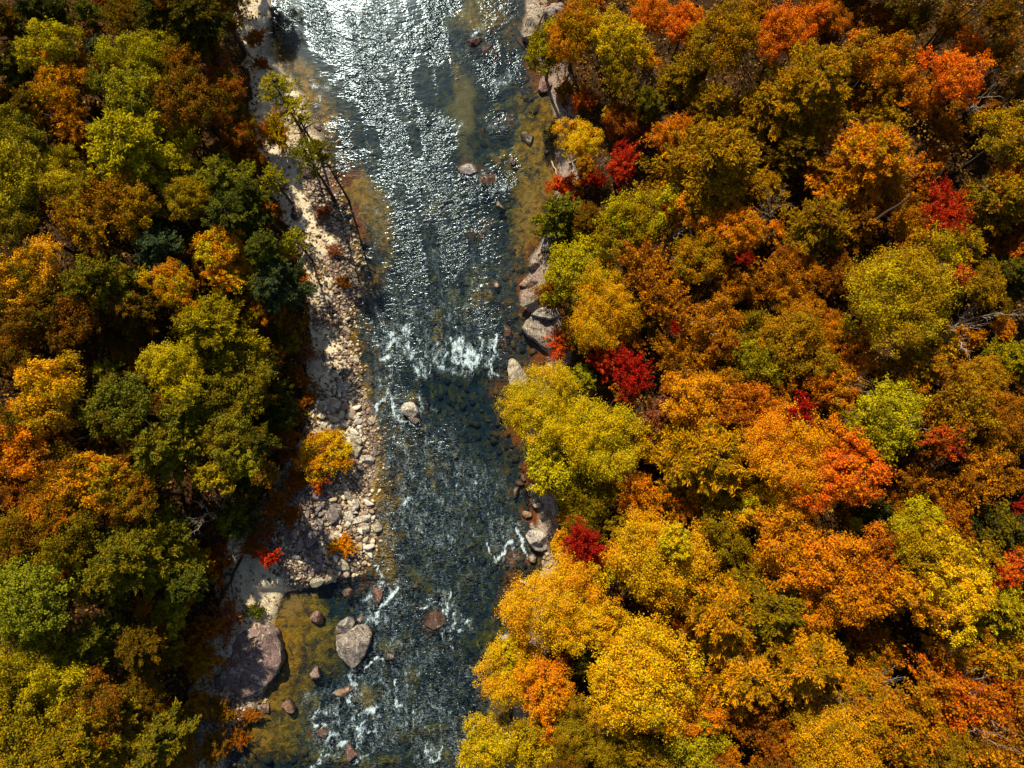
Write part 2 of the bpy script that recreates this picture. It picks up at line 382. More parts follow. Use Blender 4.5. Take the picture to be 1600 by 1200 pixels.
# ---------------------------------------------------------------- ground and river
def axis(dense0, dense1, step, far):
    mid = np.arange(dense0, dense1 + 1e-6, step)
    out = [step * 1.35 ** i for i in range(1, 22)]
    a = dense0 - np.cumsum(out); a = a[a > -far][::-1]
    c = dense1 + np.cumsum(out); c = c[c < far]
    return np.concatenate([a, mid, c])
gx = np.concatenate([axis(-58, -26, .5, 260)[:-1], ]) if False else None
xs = axis(-34, 12, .22, 260); ys = axis(-38, 68, .24, 260)
X, Y = np.meshgrid(xs, ys); X = X.ravel(); Y = Y.ravel()
Z = ground_z(X, Y)
px, py, d, dl, dr, df = masks(X, Y)
sand = np.clip(np.minimum(sstep(-.2, .3, dl), 1 - sstep(-.6, .9, df)), 0, 1)
cob_l = blobs(px, py, [(525,330,40,60,-15,.8),(545,400,26,70,-14,.85),(530,480,42,70,0,.85),(540,570,30,60,0,.9),(520,650,60,50),(545,700,60,40),(500,770,80,50),(540,850,60,70),(470,830,60,80),(440,790,50,60,0,.9),(350,1130,60,60,0,.3)])
# sand shows clean in a few strips
clean = blobs(px, py, [(380,120,50,120,-15),(430,120,16,50,-30),(412,215,18,50,-10),(450,300,22,60,-22),(475,345,20,50,-20),(505,378,22,16),(488,440,10,50,-24),(515,455,14,30,0,.6),(400,920,44,56),(428,915,18,40),(515,560,26,60,0,.8)])
cob = np.clip(cob_l * sand * (1 - clean), 0, 1) + np.clip(sand * (1 - clean) * .45 * (py > 150), 0, .45) * (1 - cob_l)
rockm = np.clip(sstep(-.3, .2, dr) * (1 - sstep(1.6, 3.4, dr)), 0, 1)
zone = np.stack([sand, np.clip(cob, 0, 1), rockm, np.ones_like(sand)], 1)
bpx = px + (fbm(X, Y, 3.5, 141, 4) - .5) * 62; bpy_ = py + (fbm(X, Y, 3.5, 151, 4) - .5) * 62
bed = np.stack([blobs(bpx, bpy_, GOLD) * .95, blobs(bpx, bpy_, REDB) * .95, blobs(bpx, bpy_, TAN), np.ones_like(sand)], 1)
nx, ny = len(xs), len(ys)
I = np.arange(nx * ny).reshape(ny, nx)
quads = np.stack([I[:-1,:-1], I[:-1,1:], I[1:,1:], I[1:,:-1]], -1).reshape(-1, 4)
g = link('ground', mesh_np('ground', np.stack([X, Y, Z], 1), quads, {'zone': zone, 'bed': bed}, True, mats=[M_GROUND]))
tag(g, kind='structure')

FOAM = [([(636,508),(630,522),(612,520),(606,522)],6,.8),([(610,522),(615,532),(607,546)],8,1),([(634,522),(636,544)],6,.9),([(597,558),(607,560)],7,1.1),([(653,524),(656,530),(665,537)],3,.9),
 ([(655,500),(656,508)],4,.8),([(683,535),(690,543),(703,553)],3,.9),([(739,578),(741,560),(733,543)],8,1.2),([(722,570),(714,545),(718,533)],5,1),([(730,567),(720,550),(710,536)],6,1.1),([(704,563),(709,548)],5,1),
 ([(776,588),(767,566),(771,545),(775,524)],5,1.15),([(758,575),(766,565)],3,.8),([(660,589),(662,574),(660,566)],5,1),([(638,563),(649,580),(660,589)],3,.9),([(678,568),(692,574),(686,560)],4,.9),([(664,588),(676,580)],3,.7),
 ([(702,548),(735,556)],18,.6),([(713,572),(706,548),(702,526)],4,.95),([(733,578),(726,552),(722,528)],5,1),([(746,570),(750,548),(752,530)],4,.9),([(690,572),(694,552),(694,536)],3.5,.85),([(655,588),(646,566),(644,548)],3.5,.85),([(672,584),(676,560)],3.5,.8),([(769,590),(760,570)],3,.8),([(600,560),(596,590),(590,630)],4,.6),([(615,600),(612,570)],4,.55),([(662,660),(672,700)],4,.5),([(625,672),(640,720)],4,.5),([(596,960),(560,985)],4,.6),([(702,985),(708,1020)],4,.6),([(690,970),(694,1010)],3,.55),([(560,1060),(548,1085)],4,.7),([(530,1120),(510,1160),(495,1195)],5,.75),([(575,1115),(560,1150),(545,1190)],5,.75),([(625,1108),(618,1150)],4,.6),([(690,1115),(682,1160)],4,.55),([(650,1120),(640,1160)],4,.55),([(598,915),(600,940)],3,.7),([(716,530),(726,562)],7,.9),([(742,535),(748,566)],4,.8),([(694,540),(700,560)],5,.8),([(668,548),(672,572)],5,.7),([(650,545),(656,575)],4,.6),([(730,545),(738,574)],7,1.1),([(708,556),(716,570)],6,.9),([(763,530),(764,556)],4,.7),([(690,575),(730,584)],5,.6),([(640,520),(618,548)],8,.7),([(618,512),(640,515)],8,.6),([(640,545),(690,560)],18,.38),([(605,530),(640,500)],26,.5),([(700,575),(720,578)],6,.6),([(727,575),(724,588)],4,.7),
 ([(604,610),(616,636),(628,657),(650,667)],4.5,.95),([(601,618),(589,640),(587,650)],5,.95),([(655,610),(657,642)],3,.7),([(660,624),(682,643)],3,.6),([(607,590),(612,600)],5,.6),([(590,655),(615,655)],4,.5),
 ([(641,735),(648,745)],9,.6),([(661,752),(655,762)],8,.6),([(634,790),(640,775)],8,.85),([(672,766),(682,762)],6,.6),([(735,748),(741,757)],8,.75),([(738,768),(744,765)],6,.6),([(690,745),(735,735)],12,.3),
 ([(761,848),(771,877)],3,1.1),([(771,877),(784,863),(797,846)],4,1.25),([(798,860),(808,854)],3,.9),([(810,826),(816,851),(823,869)],4.5,1.2),([(698,834),(703,847),(700,857)],3,.8),([(735,830),(750,838)],6,.5),
 ([(584,883),(594,898),(596,912)],3,1),([(577,930),(565,941)],6,1),([(620,920),(604,942),(589,957),(576,970)],6,1.2),([(575,966),(586,974)],6,1),([(644,954),(658,968)],3,.8),([(661,950),(675,943),(686,943),(695,953),(698,964)],3,1.15),
 ([(700,930),(699,962)],4,1.05),([(710,962),(708,980),(717,988),(732,971)],4,1.05),([(786,992),(792,1010)],7,.75),([(700,835),(720,850)],10,.4),([(612,905),(640,915)],12,.4),
 ([(543,1052),(557,1068),(566,1059),(571,1043),(586,1029),(596,1034)],3.5,.95),([(546,1091),(557,1077)],3,.9),([(546,1093),(555,1107),(550,1123)],3.5,1.1),([(552,1115),(570,1111),(590,1105)],7,1.1),([(618,1066),(620,1086),(618,1104),(630,1104)],3,1.05),
 ([(645,1110),(648,1116)],4,1),([(675,1062),(680,1070)],3,.7),([(689,1103),(706,1116)],3,.8),([(497,1100),(490,1127),(497,1138),(506,1132)],4,1.1),([(498,1116),(526,1113)],8,.6),([(509,1136),(512,1157)],5,1.15),([(512,1152),(530,1150)],5,.9),
 ([(548,1132),(561,1140),(566,1153)],4,1.05),([(560,1140),(588,1143)],5,.85),([(560,1160),(567,1158)],4,.9),([(505,1172),(521,1167),(541,1159)],4,1),([(490,1197),(515,1179)],5,1.05),([(552,1196),(576,1178)],4,.95),
 ([(664,1160),(667,1180),(675,1191),(686,1183),(691,1168)],4.5,.95),([(645,1030),(640,1045)],6,.4),([(480,1090),(520,1080)],10,.35),([(600,1060),(625,1040)],10,.4),([(700,1060),(690,1080)],10,.3),([(735,1050),(700,1100)],16,.25),
 ([(740,300),(700,330)],10,.3),([(770,300),(790,292)],6,.7),([(735,275),(760,270)],5,.7),([(720,195),(690,190)],8,.5),([(765,200),(800,190)],8,.5),([(800,120),(770,130)],10,.5),([(742,52),(752,46)],6,.9),
 ([(490,135),(505,140),(530,120)],5,.7),([(486,135),(492,142)],4,.9),([(500,150),(492,160)],4,.7)]
def foam_at(px, py):
    f = np.zeros_like(px)
    for pts, w, s in FOAM:
        for (x0, y0), (x1, y1) in zip(pts[:-1], pts[1:]):
            dx, dy = x1 - x0, y1 - y0; L = dx*dx + dy*dy + 1e-6
            t = np.clip(((px-x0)*dx + (py-y0)*dy) / L, 0, 1)
            dd = np.hypot(px - x0 - t*dx, py - y0 - t*dy)
            core = s * (.85 * np.exp(-(dd / (w * .62)) ** 2) + .3 * np.exp(-(dd / (w * 1.7)) ** 2))
            f = np.maximum(f, core)
    return f
a0 = at(330, 1260); a1 = at(920, -60)
wx = np.arange(at(330,-60)[0] - 3, 12.0, .15); wy = np.arange(a0[1] - 6, a1[1] + 6, .15)
WX, WY = np.meshgrid(wx, wy); WX = WX.ravel(); WY = WY.ravel()
wpx, wpy = proj(WX, WY)
calm = np.clip(blobs(wpx, wpy, CALM) , 0, 1)
_, _, wd, _, _, _ = masks(WX, WY)
CHOP = [(600,50,140,110,0,1),(620,0,170,60,0,1),(600,190,110,130,0,1),(645,300,90,110,0,.95),(635,430,80,120,0,.9),(610,520,60,60,0,.9),(690,520,110,70,0,.7),(782,112,34,44,0,.9),(765,196,64,20,-12,.9),(705,40,60,46,0,.75),
  (760,290,64,26,-15,.7),(700,390,80,80,0,.65),(815,255,40,50,0,.5),(480,20,60,60,0,.9),(640,700,80,120,0,.6),(640,900,140,160,0,.6),(560,1130,120,90,0,.7),(700,1060,90,120,0,.55)]
chop = .22 + .95 * blobs(wpx, wpy, CHOP)
cpx = wpx + (fbm(WX, WY, 3, 161, 4) - .5) * 55; cpy = wpy + (fbm(WX, WY, 3, 171, 4) - .5) * 55
chop = np.clip(chop * (.12 + 1.7 * sstep(.30, .70, fbm(WX * 1.5 + WY * .25, WY * .5, 3.2, 130, 4))), .05, 1.25) * (1 - .88 * np.clip(blobs(cpx, cpy, CALM), 0, 1))
calm = np.clip(1 - chop / 1.25, 0, 1)
calm = np.maximum(calm, .8 * sstep(-.9, -.1, wd))
foam = foam_at(wpx + (fbm(WX, WY, .9, 101, 4) - .5) * 17, wpy + (fbm(WX, WY, .9, 111, 4) - .5) * 17) * (.62 + .7 * vnoise(WX, WY, .5, 120))
riff = blobs(wpx, wpy, [(786,838,40,40,0,.46),(610,930,36,46,-40,.46),(690,940,40,24,0,.44),(520,1115,44,20,0,.46),(560,1085,30,40,0,.44),(575,1055,40,24,0,.42),(612,640,26,36,-20,.46),(630,1085,24,36,0,.4),(690,520,120,90,0,.30),(690,556,100,36,8,.46),(612,528,44,44,0,.46),(720,566,60,26,0,.5),(560,1135,90,70,0,.40),(520,1150,40,50,0,.46),(600,950,60,40,-40,.40),(620,640,50,40,0,.34),(790,860,40,30,0,.36),(650,765,50,40,0,.38),(738,758,40,36,0,.38),(675,1175,40,30,0,.4),(715,975,30,20,0,.42),(640,1100,80,60,0,.42),(660,820,120,70,0,.34),(640,1020,80,60,0,.36),(700,1150,80,60,0,.36),(690,720,70,60,0,.30),(610,700,40,60,0,.30),(660,760,80,90,0,.26),(720,700,80,120,0,.16),(560,1130,100,90,0,.28),(660,900,140,110,0,.20),(610,500,50,80,0,.30),(600,610,36,70,0,.30),(740,780,70,70,0,.26),(680,1100,120,110,0,.20),(630,300,90,140,0,.20),(700,420,110,100,0,.22),(640,660,50,40,0,.2)])
foam = np.maximum(foam, riff * (1 - .92 * blobs(wpx, wpy, [(735,612,74,46,0),(770,655,56,60,0),(700,610,40,30,0)])))
deep = np.clip(-ground_z(WX, WY) / 1.1, 0, 1)
wz = .10 * (fbm(WX + WY * .3, WY * 1.5, 1.1, 30, 3) - .5) * (1 - calm * .95) + .05 * np.clip(foam, 0, 1) * (vnoise(WX, WY, .3, 40) - .3)
keep_v = wd < 2.5
WI = np.arange(len(WX)).reshape(len(wy), len(wx))
wq = np.stack([WI[:-1,:-1], WI[:-1,1:], WI[1:,1:], WI[1:,:-1]], -1).reshape(-1, 4)
wq = wq[keep_v[wq].all(1)]
used = np.unique(wq); remap = np.full(len(WX), -1); remap[used] = np.arange(len(used))
wattr = np.stack([np.clip(foam, 0, 1.3), calm, deep, np.ones_like(foam)], 1)[used]
r = link('river', mesh_np('river', np.stack([WX, WY, wz], 1)[used], remap[wq], {'water': wattr}, True, mats=[M_WATER]))
tag(r, kind='structure')

# ---------------------------------------------------------------- crowns (radius about 1, shared by many trees)
def sph(n, r, zmin=-1.0):
    v = unit(r.normal(size=(n * 4 + 30, 3))); v = v[v[:, 2] > zmin][:n]
    return v
def crown_mesh(name, V, F, cv, clump, r):
    n = len(F)
    fa = np.stack([r.random(n), clump, r.random(n), np.ones(n)], 1)
    return mesh_np(name, V, F, face_attrs={'var': fa}, mats=[M_LEAF])

def crown_oak(seed, nl, ns, nleaf, s):
    r = np.random.default_rng(seed)
    P = []; N = []; K = []
    i = np.arange(nl) + .5
    ph = np.arccos(1 - i / nl * 1.28); th = pi * (1 + 5 ** .5) * i + r.random() * 6
    D = np.stack([np.cos(th) * np.sin(ph), np.sin(th) * np.sin(ph), np.cos(ph)], 1) + r.normal(size=(nl, 3)) * .16
    D = unit(D)
    az = np.arctan2(D[:,1], D[:,0]); p1, p2 = r.random(2) * 6.28
    lop = 1 + .20 * np.sin(2 * az + p1) + .15 * np.sin(3 * az + p2)
    lo = D * (r.uniform(.38, .92, nl) * lop)[:, None] * np.array([1, 1, .72]); lr = r.uniform(.17, .42, nl)
    for k in range(nl):
        dd = sph(ns * 3, r, -.55); dd = dd[dd @ D[k] > -.25][:ns]
        lk = r.random()
        for q in dd:
            c = lo[k] + q * lr[k] * r.uniform(.55, 1.12); rs = r.uniform(.05, .135)
            n = int(nleaf * r.uniform(.4, 1.2) * (rs / .1) ** 1.3)
            e = sph(n, r, -.7); n = len(e)
            ax = unit(q + np.array([0, 0, .25]) + r.normal(size=3) * .45)
            off = e * rs * r.uniform(.3, 1.2, n)[:, None]; off = off + ax * (off @ ax)[:, None] * r.uniform(.4, 1.5)
            P.append(c + off + r.normal(size=(n, 3)) * .018); N.append(unit(e + q * .35 + np.array([0, 0, .35]) + r.normal(size=(n, 3)) * .75))
            K.append(np.full(n, np.clip(.55 * lk + .45 * r.random(), 0, 1)))
    # loose sprays inside the crown so that it is not hollow
    n = int(nl * ns * nleaf * .12)
    e = sph(n, r, -.8) * (r.random(n) ** .5)[:, None] * .75; P.append(e * np.array([1,1,.7])); N.append(unit(r.normal(size=(n,3)))); K.append(r.random(n))
    P = np.concatenate(P); N = np.concatenate(N); K = np.concatenate(K)
    V, F = cards(P, N, s * r.uniform(.65, 1.35, len(P)), .72, r=r)
    return crown_mesh('oak_crown', V, F, None, K, r)

def crown_pine(seed, nw, nb, nt, nn, s):
    r = np.random.default_rng(seed)
    P = []; N = []; T = []; K = []
    for w in range(nw):
        f = (w + .5) / nw; z = -.85 + 1.75 * f
        Lb = (1 - f) ** .62 * 1.0 + .12
        a0 = r.random() * 6.28
        for bq in range(max(4, int(nb * (1 - .35 * f)))):
            a = a0 + bq * 2 * pi / nb + r.normal() * .25; L = Lb * r.uniform(.6, 1.12)
            bd = np.array([cos(a), sin(a), 0]); rise = r.uniform(.05, .35)
            bk = r.random()
            for t in range(max(3, int(nt * (.4 + .6 * L)))):
                u = .22 + .78 * (t + r.random()) / max(3, int(nt * (.4 + .6 * L)))
                base = bd * L * u + np.array([0, 0, z + rise * L * u * u])
                sgn = 1 if t % 2 else -1
                aa = a + sgn * r.uniform(.35, 1.0)
                td = unit(np.array([cos(aa), sin(aa), r.uniform(.15, .6)]))
                tl = .26 * (1.15 - u * .5) * L ** .4
                n = nn
                q = r.random(n)[:, None]
                P.append(base + td * tl * q + r.normal(size=(n, 3)) * .022)
                T.append(unit(td + r.normal(size=(n, 3)) * .45)); N.append(unit(np.array([0, 0, .8]) + r.normal(size=(n, 3)) * .6))
                K.append(np.full(n, np.clip(.5 * bk + .5 * r.random(), 0, 1)))
    P = np.concatenate(P); N = np.concatenate(N); T = np.concatenate(T); K = np.concatenate(K)
    V, F = cards(P, N, s * r.uniform(.7, 1.4, len(P)), .30, T, r)
    return crown_mesh('pine_crown', V, F, None, K, r)

def crown_shrub(seed, nshoot, nleaf, s):
    r = np.random.default_rng(seed)
    P = []; N = []; K = []
    D = sph(nshoot, r, -.15); p1, p2, p3 = r.random(3) * 6.28
    for q in D:
        az = math.atan2(q[1], q[0])
        L = r.uniform(.45, 1.1) * (1 + .22 * sin(2 * az + p1) + .16 * sin(3 * az + p2) + .10 * sin(5 * az + p3))
        n = int(nleaf * r.uniform(.3, 1.6)); u = r.uniform(.3, 1, n)[:, None] ** .7
        side = unit(r.normal(size=3)) * .14
        P.append(np.array([0, 0, -.35]) * (1 - u) + q * np.array([1, 1, .8]) * L * u + side * np.sin(u * 3) + r.normal(size=(n, 3)) * .04)
        N.append(unit(r.normal(size=(n, 3)) + np.array([0, 0, .6]) + q * .3)); K.append(np.full(n, r.random()))
    P = np.concatenate(P); N = np.concatenate(N); K = np.concatenate(K)
    V, F = cards(P, N, s * r.uniform(.5, 1.5, len(P)), .6, r=r)
    return crown_mesh('shrub_crown', V, F, None, K, r)

CROWN = {
 ('O', 2): [crown_oak(i, 34, 21, int(72 / f ** 1.5), .0200 * f) for i, f in ((1, .70), (2, .80), (3, .88), (4, .82), (5, .74))],
 ('O', 1): [crown_oak(i, 22, 17, int(56 / f ** 1.5), .032 * f) for i, f in ((11, .70), (12, .82), (13, .92), (14, .80), (15, .74))],
 ('O', 0): [crown_oak(i, 12, 14, 58, .047) for i in (21, 22, 23)],
 ('P', 2): [crown_pine(i, 14, 10, 20, 22, .034) for i in (31, 32, 33)],
 ('P', 1): [crown_pine(i, 11, 9, 14, 17, .052) for i in (41, 42, 43)],
 ('P', 0): [crown_pine(i, 8, 8, 9, 14, .08) for i in (51, 52)],
 ('T', 2): [crown_pine(95, 7, 6, 8, 12, .06)], ('T', 1): [crown_pine(91, 8, 7, 9, 14, .05), crown_pine(92, 7, 7, 9, 14, .05)], ('T', 0): [crown_pine(93, 7, 6, 8, 14, .065), crown_pine(94, 8, 6, 7, 14, .065)],
 ('S', 2): [crown_shrub(i, 300, 80, .019) for i in (61, 62)],
 ('S', 1): [crown_shrub(i, 220, 60, .030) for i in (71, 72, 73)],
 ('S', 0): [crown_shrub(i, 130, 38, .055) for i in (81, 82, 83)],
}
def trunk_oak(seed):
    r = np.random.default_rng(seed); t = Tubes()
    top = np.array([r.normal() * .05, r.normal() * .05, .66])
    t.add(wobble((0,0,-.06), top, 6, .015, r), np.linspace(.085, .05, 6), 7)
    for k in range(7):
        a = k * 2.4 + r.random(); z0 = r.uniform(.45, .66); e = np.array([cos(a) * r.uniform(.45,.75), sin(a) * r.uniform(.45,.75), r.uniform(.78, .93)])
        p = wobble(top * (z0 / .66), e, 5, .03, r); t.add(p, np.linspace(.035, .010, 5), 5)
        for q in range(3):
            f = p[2 + q % 3]; e2 = f + np.array([r.normal() * .25, r.normal() * .25, r.uniform(.03, .10)]); t.add(wobble(f, e2, 3, .015, r), np.linspace(.013, .004, 3), 4)
    return t.mesh('trunk', M_BARK)
def trunk_pine(seed):
    r = np.random.default_rng(seed); t = Tubes()
    t.add(wobble((0,0,-.06), (r.normal() * .04, r.normal() * .04, .98), 8, .012, r), np.linspace(.075, .012, 8), 7)
    for k in range(22):
        a = k * 2.4; z0 = r.uniform(.42, .95); L = .75 * (1 - z0) ** .6 + .1
        t.add(wobble((0, 0, z0), (cos(a) * L, sin(a) * L, z0 + .03), 4, .01, r), np.linspace(.014, .003, 4), 4)
    return t.mesh('trunk', M_BARK)
def trunk_shrub(seed):
    r = np.random.default_rng(seed); t = Tubes()
    for k in range(9):
        a = k * 2.4; e = np.array([cos(a) * .5, sin(a) * .5, r.uniform(.6, .9)])
        t.add(wobble((r.normal() * .05, r.normal() * .05, -.05), e, 5, .03, r), np.linspace(.03, .006, 5), 5)
    return t.mesh('stems', M_BARK)
def bare_mesh(seed, m=M_PALE):
    r = np.random.default_rng(seed); t = Tubes()
    def grow(p, dvec, L, rad, lev):
        e = p + dvec * L; pts = wobble(p, e, 4, L * .06, r); t.add(pts, np.linspace(rad, rad * .5, 4), 5 if lev < 2 else 3)
        if lev >= 4: return
        for k in range(3 if lev else 5):
            f = pts[-1] if k == 0 else pts[r.integers(1, 4)]
            nd = unit(dvec + r.normal(size=3) * (.55 if lev else .75) + np.array([0, 0, .12]))
            grow(f, nd, L * r.uniform(.5, .78), rad * .5, lev + 1)
    grow(np.zeros(3), np.array([0, 0, 1.0]), .42, .030, 0)
    return t.mesh('branches', m)
TRUNK = {'T': [trunk_pine(8), trunk_pine(9)], 'O': [trunk_oak(i) for i in (1, 2, 3)], 'P': [trunk_pine(i) for i in (4, 5)], 'S': [trunk_shrub(i) for i in (6, 7)]}
BARE = [bare_mesh(i) for i in (1, 2, 3)]

# ---------------------------------------------------------------- colours: albedo, second tint, word
PAL = {
 'gold': ((.66,.31,.006), (.60,.36,.008), 'gold'), 'yellow': ((.62,.42,.008), (.60,.28,.006), 'yellow'), 'yg': ((.44,.37,.008), (.56,.33,.006), 'yellow-green'),
 'lime': ((.37,.33,.007), (.46,.33,.006), 'lime'), 'olive': ((.21,.165,.007), (.13,.125,.008), 'olive'), 'og': ((.31,.19,.005), (.24,.165,.005), 'olive-gold'),
 'green': ((.140,.15,.014), (.18,.165,.010), 'green'), 'dgreen': ((.050,.064,.013), (.075,.078,.010), 'dark green'), 'blue': ((.080,.120,.050), (.075,.10,.03), 'blue-green'),
 'orange': ((.66,.20,.005), (.58,.27,.006), 'orange'), 'ored': ((.62,.115,.008), (.55,.19,.006), 'orange-red'), 'rust': ((.30,.085,.008), (.36,.15,.008), 'rust'),
 'brown': ((.22,.085,.007), (.27,.125,.008), 'brown'), 'amber': ((.50,.19,.005), (.40,.16,.005), 'amber'), 'crim': ((.36,.004,.004), (.24,.010,.004), 'crimson'),
 'coral': ((.56,.055,.012), (.50,.04,.01), 'coral red'), 'pink': ((.30,.11,.075), (.22,.09,.04), 'dusty pink'), 'dol': ((.115,.085,.006), (.15,.080,.006), 'dark olive'),
 'lit': ((.23,.235,.013), (.29,.26,.010), 'fresh green')}
